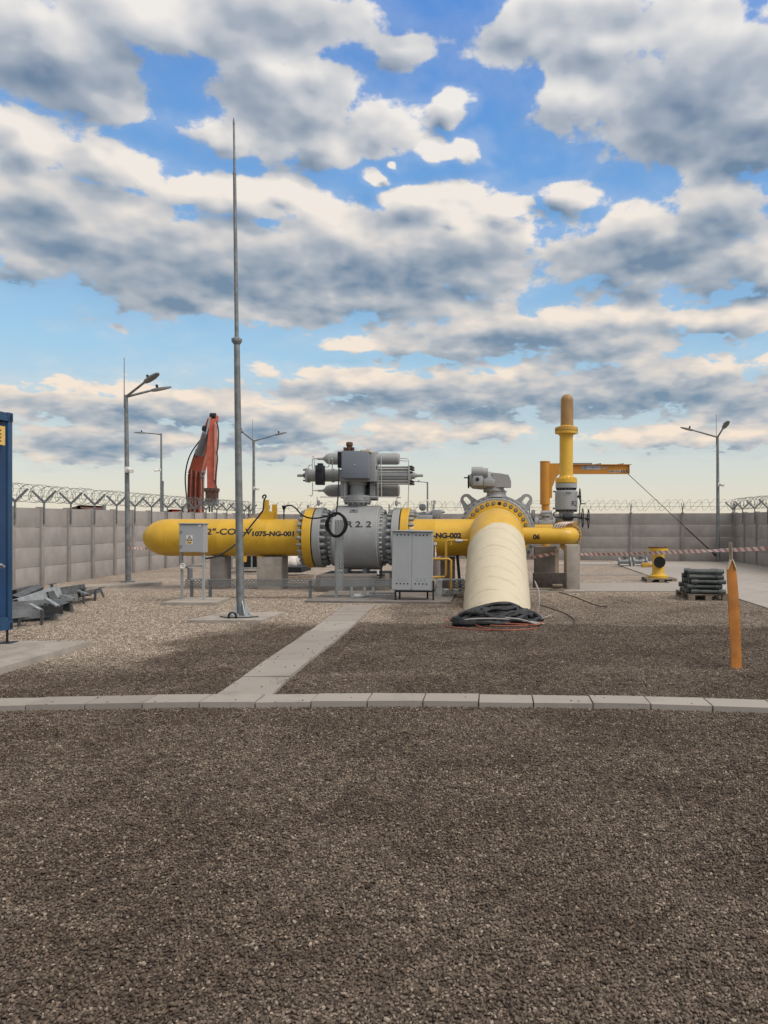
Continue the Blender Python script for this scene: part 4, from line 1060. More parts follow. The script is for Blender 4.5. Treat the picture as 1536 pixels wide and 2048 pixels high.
# control box in front
D_ = 18.42
mb = MB(); bx0, bx1, bz0, bz1 = gx(682.5, D_), gx(737.5, D_), gz(957, D_), gz(901.5, D_)
mb.bb((bx0, D_, bz0), (bx1, D_ + 0.26, bz1), 0.012); cb = mb.build('control_box', ABOX, ac)
mb = MB(); mb.bb((bx0 + 0.015, D_ - 0.012, bz0 + 0.015), (bx1 - 0.015, D_ - 0.001, bz1 - 0.015), 0.004); dr = mb.build('box_door', ABOX, cb)
mb = MB(); mb.cyl(((bx0 + bx1) / 2 - 0.01, D_ - 0.022, (bz0 + bz1) / 2), ((bx0 + bx1) / 2 - 0.01, D_ - 0.011, (bz0 + bz1) / 2), 0.018, n=14); mb.build('door_lock', STEEL, cb)
mb = MB(); mb.bb((gx(720, D_), D_ + 0.0, bz1 - 0.03), (gx(740, D_), D_ + 0.30, bz1 + 0.025), 0.006); mb.build('label_strip', PALEW, cb)
mb = MB(); mb.bb((gx(674.5, D_), D_ + 0.02, gz(935, D_)), (gx(681.5, D_), D_ + 0.24, gz(903, D_)), 0.006)
for k in range(5): mb.cyl((gx(678, D_), D_ + 0.0, gz(907 + 6 * k, D_)), (gx(678, D_), D_ + 0.025, gz(907 + 6 * k, D_)), 0.016, n=8)
mb.build('solenoid_strip', BLACKM, ac)
mb = MB(); mb.lathe([(0, 0.10), (0.03, 0.10), (0.035, 0.085), (0.10, 0.085), (0.105, 0.07), (0.16, 0.07), (0.165, 0.085), (0.20, 0.085), (0.205, 0.078), (0.24, 0.078)], (gx(699, 18.7), 18.7, bz1 - 0.01), (0, 0, 1), 20)
for s in (-1, 1): mb.lathe([(0, 0.03), (0.10, 0.035)], (gx(699, 18.7) + s * 0.10, 18.62, bz1), (0, 0, 1), 10)
pi_ = mb.build('position_indicator', RUST, ac)
mb = MB(); mb.cyl((gx(737, 18.8), 18.8, bz1), (gx(737, 18.8), 18.8, bz1 + 0.07), 0.045, n=14); mb.build('fill_cap', GREY, ac)
Dt = 18.72
def tp(px, py, D=Dt): return at(px, py, D)
for path in (
    [(642, 917), (632, 917), (625, 919), (625, 938)], [(624.5, 913), (628, 915), (629, 938)], [(617, 938), (618, 931), (624, 930)], [(625, 965), (625, 985), (623, 992), (618, 990)], [(625, 981), (642, 981)], [(646, 934), (655, 934), (658, 930), (658, 916)], [(664, 938), (665, 920), (662, 917)],
    [(799, 917), (813, 917), (817, 920), (817, 932)], [(799, 921), (815, 922)], [(817.5, 970), (816, 1018)], [(762, 908), (763, 993)], [(640, 994), (790, 994), (793, 998), (793, 1018)], [(634, 994), (634, 1008), (628, 1014)],
    [(742, 909), (761, 909), (761, 940)], [(748, 940), (748, 912), (744, 908)], [(690, 966), (690, 1000)], [(756, 966), (756, 1000)]):
    MB().tube(smooth([tp(x, y) for x, y in path], 5), 0.011, 7).build('instrument_tube', STEEL, ac)
for px, py in ((793, 1006), (637, 1006)):
    p = tp(px, py); mb = MB(); mb.lathe([(-0.07, 0.015), (-0.04, 0.04), (0.04, 0.04), (0.07, 0.015)], p, (0, 0, 1), 10); mb.cyl(p, p + Vector((0.10, 0, 0)), 0.016, n=8); mb.build('needle_valve', GREY, ac)
mb = MB(); mb.lathe([(-0.03, 0.03), (0.10, 0.03)], tp(642, 917) - Vector((0.06, 0, 0)), AX, 10); mb.build('tube_fitting', STEEL, ac)

# right pipe from the valve to the header
rp = thing('gas_pipe', (fx(870), PY, PZ - PR), 'short yellow gas pipe marked NG-002 between the ball valve and the header', 'pipe')
xe = xh + FL + 0.01 + 0.03
mb = MB(); mb.lathe([(0, 0.45), (0, 0.715), (0.03, 0.715), (0.03, 0.45)], (xe - 0.03, PY, PZ), AX, 64); mb.build('gasket', BLACKM, rp)
mb = MB(); mb.lathe([(0, 0.46), (0, 0.73), (0.012, 0.74), (0.18, 0.74), (0.192, 0.73), (0.192, 0.50)], (xe, PY, PZ), AX, 72); mb.build('flange', YEL, rp)
stud_ring(rp, xe + 0.192, 0.635, 24, sgn=1)
mb = MB(); mb.lathe([(0, PR + 0.08), (0.06, PR + 0.02), (0.13, PR), (0.62, PR), (0.627, PR + 0.0018), (0.637, PR + 0.0018), (0.644, PR), (fx(962) - xe - 0.19, PR)], (xe + 0.19, PY, PZ), AX, 72); mb.build('pipe_body', YEL, rp)
letters('-NG-002', TXT, rp, on_front((gx(866, Df) + gx(923, Df)) / 2, PY, PR, PZ, gz(1071, Df)), gx(923, Df) - gx(866, Df), 0.135, bold=0.055)
mb = MB(); mb.beam((fx(915), PY - 0.1, PZ - PR + 0.03), (fx(921), PY - 0.25, 0.05), 0.09, 0.07, (1, 0, 0)); info(mb.build('prop', BLACKM, at0=(fx(918), PY, 0)), 'thin dark steel prop leaning under the NG-002 pipe beside the white pipe', 'prop')
pier(fx(880), fx(908), 19.1, 19.5, PZ - PR - 0.03, CONCD, 'small concrete pier under the NG-002 pipe behind the gas cabinet', False)

# ------------------------------------------------------------------ header: big pipe coming out of the ground towards the flange
HX, HZ, HR = gx(993, 19.0), 1.335, 0.635
axis = []
slope = R(23)
for k in range(9): axis.append((19.72 - 0.165 * k, HZ))
bend_r = 1.6; y0, z0 = axis[-1]; 
for k in range(1, 9):
    a = slope * k / 8; axis.append((y0 - bend_r * math.sin(a), z0 - bend_r * (1 - math.cos(a))))
y1, z1 = axis[-1]
for k in range(1, 40): axis.append((y1 - 0.12 * k * math.cos(slope), z1 - 0.12 * k * math.sin(slope)))
def header_ring(i, r, n=96):
    y, z = axis[i]; a = axis[max(i - 1, 0)]; b = axis[min(i + 1, len(axis) - 1)]
    t = Vector((0, b[0] - a[0], b[1] - a[1])).normalized(); up = Vector((0, -t.z, t.y)) * (-1 if t.y < 0 else 1)
    return Vector((HX, y, z)), t, up
hd = thing('header_pipe', (HX, 15.0, 0), 'huge cream coated pipe rising out of the gravel to a yellow bolted flange', 'pipe')
def header_sheet(i0, i1, rf, cut=None, n=96):
    vs = []; fs = []; rows = i1 - i0
    for i in range(i0, i1):
        c, t, up = header_ring(i, 0)
        for k in range(n):
            th = 2 * math.pi * k / n; dirv = Vector((math.sin(th), 0, 0)) + up * math.cos(th)
            s = (i - i0); sh = cut(th) if (cut and i == i0) else 0.0
            vs.append(c + t * sh + dirv * rf(i, th))
    for i in range(rows - 1):
        for k in range(n): fs.append((i * n + k, i * n + (k + 1) % n, (i + 1) * n + (k + 1) % n, (i + 1) * n + k))
    return vs, fs
mb = MB(); mb.add(*header_sheet(0, 28, lambda i, th: HR)); mb.build('pipe_body', YEL, hd)
rr = random.Random(4)
wob = [(rr.uniform(0.02, 0.05), rr.randrange(2, 9), rr.uniform(0, 6.28)) for _ in range(4)]
def edge(th): return -0.10 + sum(a * math.sin(k * th + p) for a, k, p in wob) - 0.20 * math.sin(th)
def wrap(i, th):
    s = (i * 0.12) / 0.42 + th / (2 * math.pi) ; f = s - math.floor(s)
    return HR + 0.010 + 0.012 * f + 0.0035 * math.sin(7 * th + i * 1.7) * math.sin(i * 0.9 + 2 * th)
mb = MB(); mb.add(*header_sheet(21, len(axis), wrap, edge)); mb.build('coating', COAT, hd, angle=60)
# flange, towards the camera
mb = MB(); mb.lathe([(0, HR), (0.0, 0.70), (0.05, 0.72), (0.06, 0.845), (0.20, 0.855), (0.20, 0.5)], (HX, 19.55, HZ), (0, 1, 0), 80); mb.build('flange', YEL, hd)
RP = ring_places((HX, 19.61, HZ), (0, -1, 0), 0.775, 32, 0.5)
part_copies('stud_hole', MB().lathe([(0, 0.0485), (0.010, 0.0485), (0.010, 0.03)], (0, 0, 0), (0, 0, 1), 14), BLACKM, hd, RP)
part_copies('stud', MB().lathe([(0, 0.036), (0.022, 0.036), (0.045, 0.030)], (0, 0, 0), (0, 0, 1), 14), STUD, hd, [q for k, q in enumerate(RP) if not (q[0].z > HZ + 0.7 and 0.05 < q[0].x - HX < 0.2)])

# grey valve behind it with two lifting eyes and an electric actuator
ev = thing('ball_valve', (HX, 20.2, HZ - 1.0), 'round grey valve body with two lifting eyes behind the cream header pipe', 'valve')
mb = MB(); mb.lathe([(0, 0.5), (0.0, 0.90), (0.02, 0.92), (0.12, 0.92), (0.12, 0.99), (0.14, 1.0), (0.55, 1.0), (0.57, 0.98), (0.57, 0.6)], (HX, 19.76, HZ), (0, 1, 0), 80); mb.build('valve_body', GREY, ev)
part_copies('bolt', BOLT(0.033, 0.035), GREY, ev, ring_places((HX, 19.885, HZ), (0, -1, 0), 0.958, 40))
for s in (-1, 1):
    o = Vector((HX + s * 0.64, 20.12, HZ + 0.70)); dv = Vector((s * 0.62, 0, 0.78)).normalized(); sv = Vector((dv.z, 0, -dv.x)) 
    pts = [(-0.30, -0.10), (-0.235, 0.0), (-0.165, 0.20)] + [(-0.165 * math.cos(math.pi * k / 10), 0.22 + 0.165 * math.sin(math.pi * k / 10)) for k in range(1, 10)] + [(0.165, 0.20), (0.235, 0.0), (0.30, -0.10)]
    hole = [(0.062 * math.cos(t), 0.205 + (0.05 if math.sin(t) > 0 else -0.05) + 0.062 * math.sin(t)) for t in [2 * math.pi * k / 20 for k in range(20)]]
    bm = bmesh.new()
    def ring(ps): return [bm.verts.new(Vector((a, b, 0))) for a, b in ps]
    A = ring(pts); Bv = ring(hole)
    ed = [bm.edges.new((A[i], A[(i + 1) % len(A)])) for i in range(len(A))] + [bm.edges.new((Bv[i], Bv[(i + 1) % len(Bv)])) for i in range(len(Bv))]
    r_ = bmesh.ops.triangle_fill(bm, edges=ed, use_beauty=True)
    ex = bmesh.ops.extrude_face_region(bm, geom=bm.faces[:])
    for v in ex['geom']:
        if isinstance(v, bmesh.types.BMVert): v.co.z += 0.09
    bm.verts.index_update()
    mb = MB(); mb.add([o + sv * v.co.x + dv * v.co.y + Vector((0, 1, 0)) * (v.co.z - 0.045) for v in bm.verts], [[v.index for v in f.verts] for f in bm.faces]); bm.free()
    mb.build('lifting_eye', GREY, ev, flat=True)
zt_ = HZ + 0.99
mb = MB(); mb.lathe([(0, 0.30), (0.06, 0.25), (0.14, 0.25), (0.145, 0.27), (0.16, 0.285)], (HX + 0.0, 20.1, zt_ - 0.04), (0, 0, 1), 30); mb.build('stem_neck', GREY, ev)
ea = thing('electric_actuator', (HX, 20.1, zt_ + 0.12), 'rounded grey electric actuator with handwheel on top of the header valve', 'actuator')
De = 20.0
mb = MB(); xe_ = gx(988, De); mb.lathe([(0, 0.285), (0.03, 0.285), (0.035, 0.26), (0.10, 0.255), (0.12, 0.20)], (xe_, 20.1, zt_ + 0.12), (0, 0, 1), 30)
mb.nuts((xe_, 20.1, zt_ + 0.12), (0, 0, -1), 0.25, 0.025, 0.04, 10); mb.build('base_flange', GREY, ea)
zc_ = gz(957, De)
mb = MB(); mb.prism([(gx(984, De), gz(975, De)), (gx(1022, De), gz(974.5, De)), (gx(1022, De), gz(963, De)), (gx(1019, De), gz(955, De)), (gx(1016, De), gz(949.5, De)), (gx(1014, De), gz(950, De)), (gx(1001, De), gz(947.5, De)), (gx(984, De), gz(946, De))], (0, 20.1, 0), (1, 0, 0), (0, 0, 1), 0.52); mb.build('gear_case', GREY, ea, flat=True)
mb = MB(); mb.lathe([(0, 0.10), (0.02, 0.16), (0.10, 0.215), (0.30, 0.235), (0.52, 0.235), (0.60, 0.22)], (gx(938, De), 20.05, gz(961, De)), AX, 36); mb.sphere((gx(962, De), 20.05, gz(960, De)), 0.245, (1.15, 1, 1), 24, 14); mb.build('motor_case', GREY, ea)
mb = MB(); mb.cyl((gx(945, De), 19.86, gz(945, De)), (gx(976, De), 19.86, gz(946, De)), 0.118, n=26); mb.cyl((gx(943.5, De), 19.86, gz(944.5, De)), (gx(966, De), 19.86, gz(944.5, De)), 0.132, n=26); mb.build('display_housing', GREY, ea)
mb = MB(); mb.bb((gx(946, De), 19.66, gz(973, De)), (gx(966, De), 20.0, gz(953, De)), 0.03); mb.bb((gx(966, De), 19.74, gz(974, De)), (gx(990, De), 20.0, gz(959, De)), 0.04); mb.build('terminal_housing', GREY, ea)
mb = MB(); mb.lathe([(0, 0.05), (0.03, 0.045), (0.03, 0.03)], (gx(955.5, De), 19.67, gz(960, De)), (0, -1, 0), 18); mb.build('selector_knob', BLACKM, ea)
mb = MB(); hw = Vector((gx(937, De), 20.05, gz(963, De))); mb.torus(hw, AX, 0.16, 0.02, 26, 8); mb.cyl(hw + Vector((-0.02, 0, 0)), hw + Vector((0.08, 0, 0)), 0.03, n=10)
for k in range(3): mb.cyl(hw, hw + Vector((0, 0.16 * math.cos(2.1 * k + 0.4), 0.16 * math.sin(2.1 * k + 0.4))), 0.012, n=6)
mb.cyl(hw + Vector((0, -0.02, 0.10)), hw + Vector((-0.12, -0.02, 0.10)), 0.017, n=8); mb.build('handwheel', BLACKM, ea)

# ------------------------------------------------------------------ cabinets
sc_ = thing('control_cabinet', (gx(384, 15.6), 15.6, 0.055), 'small grey cabinet on two white legs with a triangular warning sign', 'cabinet')
pad = MB(); slab_prism(pad, [(gx(338, 15.45), 15.05), (gx(447, 15.45), 15.05), (gx(442, 15.45), 16.05), (gx(352, 15.45), 16.05)], -0.02, 0.07, 0.003)
info(pad.build('concrete_pad', CONC, at0=(gx(392, 15.4), 15.5, 0), flat=True), 'small concrete pad under the grey cabinet with the warning sign', 'pad')
D1 = 15.5
x0, x1, z0, z1 = gx(358.5, D1), gx(406.5, D1), gz(1105, D1), gz(1048.5, D1)
mb = MB(); mb.bb((x0, D1, z0), (x1, D1 + 0.24, z1)); mb.build('cabinet_body', BOX, sc_, flat=True)
mb = MB(); mb.bb((x0 - 0.012, D1 - 0.035, z1 + 0.001), (x1 + 0.02, D1 + 0.26, z1 + 0.026), 0.006); mb.build('rain_roof', BOX, sc_)
mb = MB(); mb.bb((x0 + 0.012, D1 - 0.016, z0 + 0.012), (x1 - 0.03, D1 - 0.001, z1 - 0.02)); dr = mb.build('cabinet_door', BOX, sc_, flat=True)
for py in (1063, 1092):
    mb = MB(); c = Vector((gx(363, D1), D1 - 0.016, gz(py, D1))); mb.cyl(c, c + Vector((0, -0.018, 0)), 0.019, n=14); mb.bb(c + Vector((-0.012, -0.03, -0.03)), c + Vector((0.012, -0.018, 0.005))); mb.build('door_lock', GREYD, dr)
mb = MB(); c = Vector((gx(400, D1), D1 - 0.016, gz(1051, D1))); mb.bb(c + Vector((-0.03, -0.006, -0.018)), c + Vector((0.03, 0, 0.012))); mb.build('maker_plate', WHITE, dr)
cx, cz = gx(379.6, D1), gz(1079, D1)
mb = MB(); mb.bb((cx - 0.062, D1 - 0.0185, cz - 0.098), (cx + 0.062, D1 - 0.0165, cz + 0.085)); sg = mb.build('warning_sign', WHITE, dr)
Z_ = (0, 0, 1)
tri = lambda s, dz=0: [(s * math.cos(R(90 + 120 * k)), s * math.sin(R(90 + 120 * k)) + dz) for k in range(3)]
mb = MB(); mb.prism(tri(0.072, 0.012), (cx, D1 - 0.0195, cz), (1, 0, 0), Z_, 0.002); mb.build('sign_border', TXT, sg, flat=True)
mb = MB(); mb.prism(tri(0.048, 0.012), (cx, D1 - 0.0215, cz), (1, 0, 0), Z_, 0.002); mb.build('sign_triangle', PALEW, sg, flat=True)
mb = MB(); mb.prism([(0.006, 0.045), (-0.012, 0.012), (0.0, 0.012), (-0.006, -0.012), (0.013, 0.020), (0.002, 0.020)], (cx, D1 - 0.0235, cz), (1, 0, 0), Z_, 0.002); mb.build('flash_symbol', TXT, sg, flat=True)
mb = MB(); mb.bb((cx - 0.048, D1 - 0.0205, cz - 0.082), (cx + 0.048, D1 - 0.0188, cz - 0.036)); yp = mb.build('sign_caption_panel', SIGNY, sg)
mb = MB()
for k, (a, b) in enumerate(((-0.042, 0.042), (-0.034, 0.036), (-0.040, 0.030))):
    mb.bb((cx + a, D1 - 0.0222, cz - 0.050 - 0.013 * k), (cx + b, D1 - 0.0207, cz - 0.044 - 0.013 * k))
mb.build('sign_caption', WOODD, sg)
for px in (364, 407):
    mb = MB(); x = gx(px, D1 + 0.14); mb.bb((x - 0.022, D1 + 0.12, 0.07), (x + 0.022, D1 + 0.16, z0 if px < 400 else z1 - 0.1)); mb.bb((x - 0.05, D1 + 0.09, 0.07), (x + 0.05, D1 + 0.19, 0.078)); mb.build('leg', GREY if px < 400 else BOX, sc_)
mb = MB(); mb.bb((gx(366, D1), D1 + 0.165, gz(1135, D1)), (gx(406, D1), D1 + 0.185, gz(1131, D1))); mb.build('crossbar', BOX, sc_)
mb = MB(); mb.bb((gx(366, D1), D1 + 0.165, gz(1161, D1)), (gx(406, D1), D1 + 0.185, gz(1158, D1))); mb.build('crossbar', BOX, sc_)
mb = MB(); c = at(365, 1132, D1 + 0.05); mb.torus(c, (0, 1, 0), 0.046, 0.012, 22, 8); mb.lathe([(0, 0.046), (0.03, 0.046)], c, (0, 1, 0), 20); mb.cyl(c + Vector((0, 0.01, -0.05)), c + Vector((0, 0.05, -0.09)), 0.014, n=8); mb.build('dial_gauge', WHITE, sc_)
mb = MB(); mb.tube(smooth([at(372, 1133, D1 + 0.2), at(377, 1139, D1 + 0.2), at(378, 1147, D1 + 0.2), at(377, 1155, D1 + 0.2)]), 0.018, 8); mb.lathe([(0, 0.05), (0.20, 0.05), (0.22, 0.03)], at(380, 1158, D1 + 0.2), Z_, 14); mb.build('junction_box', GREYD, sc_)

gcab = thing('gas_cabinet', (gx(825, 15.7), 15.7, 0.055), 'large blank grey double door cabinet marked GAZ on black legs', 'cabinet')
Dg = 15.62
til = Matrix.Rotation(R(0.9), 3, 'Y')
gxc, gzc = (gx(784, Dg) + gx(863.5, Dg)) / 2, (gz(1181, Dg) + gz(1063, Dg)) / 2
gw, gh = gx(863.5, Dg) - gx(784, Dg), gz(1063, Dg) - gz(1181, Dg)
def gp(u, y, v): return Vector((gxc, Dg, gzc)) + til @ Vector((u, y, v))
mb = MB(); mb.box(gp(0, 0.19, 0), (gw, 0.36, gh), til); mb.build('cabinet_body', BOX, gcab, flat=True)
mb = MB(); mb.box(gp(0.0, 0.165, gh / 2 + 0.008), (gw + 0.03, 0.43, 0.022), til, 0.006); mb.build('rain_roof', BOX, gcab)
for s in (-1, 1):
    mb = MB(); mb.box(gp(s * gw * 0.2475, -0.002, 0), (gw * 0.488, 0.014, gh - 0.03), til); dr = mb.build('cabinet_door', BOX, gcab, flat=True)
    for v in (gh * 0.44, -gh * 0.385):
        places = [(gp(s * gw * 0.235 + (k - 1.5) * 0.075, -0.0095, v), (0, -1, 0)) for k in range(4)]
        part_copies('vent_hole', MB().cyl((0, 0, 0), (0, 0, 0.002), 0.0155, n=16), BLACK, dr, places)
    uc = s * gw * 0.235
    letters('G A Z', TXTG, dr, lambda x, y, uc=uc: gp(uc + x, -0.0105, -gh * 0.315 + y), 0.20, 0.072, bold=0.0)
for v in (gh * 0.465, -gh * 0.465):
    mb = MB(); mb.cyl(gp(0.01, -0.008, v), gp(0.01, -0.022, v), 0.012, n=10); mb.build('door_lock', GREYD, gcab)
for px, dy in ((791, 0.03), (799.5, 0.33), (855, 0.33), (866.5, 0.03)):
    x = gx(px, Dg + dy); mb = MB(); mb.bb((x - 0.017, Dg + dy - 0.017, 0.05), (x + 0.017, Dg + dy + 0.017, gzc - gh / 2 + (0.01 if px < 860 else 0.20)))
    mb.build('leg', BLACKM, gcab)
mb = MB(); mb.bb((gx(789, Dg), Dg + 0.02, gzc - gh / 2 - 0.035), (gx(868, Dg), Dg + 0.36, gzc - gh / 2 - 0.006)); mb.build('base_frame', BLACKM, gcab)

# ------------------------------------------------------------------ cable trays
def tray(name, a, b, w, depth, m, label, posts=(), vertical=False):
    a, b = Vector(a), Vector(b); L = (b - a).length; d = (b - a) / L
    up = Vector((0, 0, 1)) if not vertical else Vector((1, 0, 0))
    nrm = Vector((0, -1, 0))
    c = (a + b) / 2
    root = thing(name, (c.x, c.y, 0), label, 'cable tray')
    mb = MB(); mb.sheet(a - up * w / 2, b - up * w / 2, b + up * w / 2, a + up * w / 2, L, w); mb.build('slotted_side', m, root, flat=True)
    mb = MB(); back = Vector((0, depth, 0)); mb.sheet(a - up * w / 2 + back, b - up * w / 2 + back, b - up * w / 2, a - up * w / 2, L, depth); mb.sheet(a + up * w / 2 + back, b + up * w / 2 + back, b + up * w / 2, a + up * w / 2, L, depth); mb.build('flange_strip', m, root, flat=True)
    mb = MB(); 
    for s in (-1, 1): mb.cyl(a + up * (s * w / 2), b + up * (s * w / 2), 0.006, n=6)
    mb.build('rolled_edge', GALVD, root)
    for px in posts:
        x = gx(px, a.y + 0.05); mb = MB(); mb.bb((x - 0.03, a.y + 0.012, -0.02), (x + 0.03, a.y + 0.05, a.z + w / 2 - 0.02)); mb.build('leg', GALV if px > 650 else GALVD, root)
    return root
Dt = 16.35
tray('cable_tray', (gx(370, Dt), Dt, gz(1166, Dt)), (gx(640, Dt), Dt, gz(1166, Dt)), 0.145, 0.2, PERFD, 'long dull slotted cable tray running low behind the mast foot', (384, 421, 621))
tray('cable_tray', (gx(640.5, Dt), Dt, gz(1166, Dt)), (gx(793, Dt), Dt, gz(1166, Dt)), 0.145, 0.2, PERF, 'bright slotted cable tray running low in front of the grey ball valve', (747,))
tray('cable_tray', (gx(738, Dt - .15), Dt - .15, gz(1190, Dt)), (gx(793, Dt), Dt - .15, gz(1190, Dt)), 0.12, 0.15, PERF, 'short lower slotted tray beside the left legs of the gas cabinet', ())
Dv = 16.1
vt = tray('cable_tray', (gx(678.5, Dv), Dv, gz(1182, Dv)), (gx(678.5, Dv), Dv, gz(1040, Dv)), 0.165, 0.07, PERF, 'upright slotted cable tray carrying the coiled black cable', (), True)
mb = MB(); mb.bb((gx(668, Dv), Dv + 0.075, 0.05), (gx(673, Dv), Dv + 0.115, gz(1090, Dv))); mb.build('leg', GALV, vt)
# conduit bend in front of the block
ub = MB(); ub.tube(smooth([at(703, 1174, 16.2), at(703, 1193, 16.2), at(707, 1194, 16.2), at(727, 1192, 16.2), at(729, 1188, 16.2), at(729, 1174, 16.2)], 5), 0.032, 10); ub.lathe([(0, 0.05), (0.16, 0.05)], at(708, 1192.5, 16.2), AX, 14)
info(ub.build('conduit', GALV, at0=tuple(at(716, 1185, 16.2))), 'U shaped grey conduit hanging under the bright cable tray', 'conduit')
# thin braces under the valve
for px, py0, py1, nm, m in ((755.5, 1140, 1160, 'pale thin post under the right end of the ball valve', WHITE), (762, 1120, 1160, 'dark drain pipe under the right end of the ball valve', BLACKM)):
    mb = MB(); mb.tube(smooth([at(px + (6 if m is BLACKM else 0), py0, 17.8), at(px + 1, py0 + 12, 17.8), Vector((gx(px, 17.8), 17.8, 0.39))], 5), 0.025, 8)
    if m is BLACKM: mb.lathe([(0, 0.10), (0.03, 0.10)], (gx(px, 17.8), 17.8, 0.40), Z_, 12); mb.lathe([(0, 0.05), (0.14, 0.05)], at(px + 2, py0 + 3, 17.8), AX, 10)
    info(mb.build('drain_pipe' if m is BLACKM else 'slim_post', m, at0=(gx(px, 17.8), 17.8, 0.39)), nm, 'pipe' if m is BLACKM else 'post')

# ------------------------------------------------------------------ black cables on the valve
cb = MB(); Dc = 15.95; cc = at(673, 1049, Dc)
for k in range(8):
    rx, rz_ = 0.168 + 0.016 * (k % 4), 0.225 + 0.014 * (k % 3); o_ = Vector((random.uniform(-.008, .008), -0.03 + 0.012 * k, random.uniform(-.012, .006)))
    cb.tube([cc + o_ + Vector((rx * math.cos(t), 0.02 * math.sin(2 * t + k), rz_ * math.sin(t))) for t in [2 * math.pi * i / 44 for i in range(44)]], 0.0155, 8, True)
cb.tube(smooth([at(678, 936, 18.35), at(677.5, 965, 18.1), at(675.5, 1000, 17.5), at(673.5, 1018, 16.6), at(672, 1030, 16.0), at(664, 1033, Dc)], 8), 0.016, 8)
info(cb.build('coiled_cable', BLACK, at0=tuple(cc)), 'coil of black cable hanging in front of the ball valve from the actuator', 'cable')
cb = MB(); cb.tube(smooth([at(571, 1012, 18.7), at(582, 1011, 18.6), at(592, 1017, 18.4), at(602, 1028, 18.2), at(615, 1035, 17.9), at(632, 1036.5, 17.6), at(652, 1033, 16.8), at(664, 1030, Dc)], 8), 0.018, 8)
info(cb.build('black_cable', BLACK, at0=tuple(at(610, 1030, 18))), 'black cable sagging from the pipe nozzle over the left flange to the coil', 'cable')
cb = MB(); Dl = 18.45
hk = [at(526.5, 997, Dl), at(525.5, 993, Dl), at(529, 990, Dl), at(532, 992, Dl), at(530.5, 996, Dl), at(528, 1001, Dl), at(527, 1015, Dl), at(525, 1022, Dl), at(517, 1033, Dl), at(503, 1050, 18.3), at(490, 1068, 18.1), at(472, 1088, 17.6), at(452, 1103, 16.8), at(432, 1113, 16.2), at(412, 1117, 15.75)]
cb.tube(smooth(hk, 8), 0.019, 8)
info(cb.build('black_cable', BLACK, at0=tuple(hk[6])), 'long black cable hooked over the yellow lifting lug and sagging to the small cabinet', 'cable')

# ------------------------------------------------------------------ yellow instrument pipes right of the gas cabinet
Dy = 17.2
yt = thing('instrument_pipe', (gx(893, Dy), Dy, 0), 'thin yellow instrument piping between the gas cabinet and the white pipe', 'pipe')
for path in ([(936, 1081), (897, 1081), (892, 1084), (892, 1150), (889, 1154), (866, 1155)], [(866, 1118), (898, 1118), (902, 1121), (902, 1196)], [(902, 1090), (902, 1081)]):
    MB().tube([at(x, y, Dy if len(path) != 4 else 16.6) for x, y in path], 0.028, 10).build('yellow_tube', YEL2, yt)
mb = MB(); mb.cyl(at(911, 1082, Dy - .02), at(925, 1082, Dy - .02), 0.04, n=12); mb.cyl(at(913, 1077, Dy - .02), at(913, 1082, Dy), 0.014, n=8); mb.build('shutoff_valve', STEEL, yt)
mb = MB(); c = at(871, 1087.5, 16.6); mb.lathe([(0, 0.046), (0.03, 0.046), (0.035, 0.036)], c, (0, -1, 0), 20); mb.cyl(c + Vector((0, 0.0, -0.04)), at(871, 1120, 16.6), 0.012, n=8); mb.lathe([(0, 0.02), (0.07, 0.02)], at(871, 1112, 16.6), Z_, 8); pg = mb.build('pressure_gauge', WHITE, yt)
mb = MB(); mb.torus(c - Vector((0, 0.032, 0)), (0, 1, 0), 0.044, 0.005, 22, 6); mb.beam(c - Vector((0.012, 0.037, 0.012)), c + Vector((0.018, -0.037, 0.018)), 0.006, 0.003); mb.build('gauge_needle', BLACKM, pg)
sp_ = thing('support_stand', (gx(885, 16.6), 16.6, 0), 'grey steel stand with two posts between the gas cabinet and the white pipe', 'stand')
for px, w in ((879, 0.11), (897.5, 0.10)):
    x = gx(px, 16.5); mb = MB(); mb.bb((x - w / 2, 16.45, 0.02), (x + w / 2, 16.56, gz(1160 if px < 890 else 1180, 16.5))); mb.build('post', GALV if px < 890 else GALVD, sp_)
for y0, y1 in ((1158, 1161), (1184, 1187.5)):
    mb = MB(); mb.bb((gx(870 if y0 < 1170 else 885, 16.5), 16.57, gz(y1, 16.5)), (gx(927, 16.5), 16.64, gz(y0, 16.5))); mb.build('rail', GALV, sp_)
mb = MB(); mb.lathe([(0, 0.09), (0.02, 0.10), (0.05, 0.10), (0.07, 0.085)], at(893, 1184, 16.7), Z_, 18); mb.lathe([(0, 0.09), (0.02, 0.10), (0.05, 0.10), (0.07, 0.085)], at(913, 1184, 16.7), Z_, 18); mb.build('cable_gland', GALV, sp_)
tray('cable_tray', (gx(897, 17.0), 17.0, gz(1166, 17.0)), (gx(930, 17.0), 17.0, gz(1166, 17.0)), 0.12, 0.15, PERFD, 'short dark slotted tray just left of the white pipe', ())

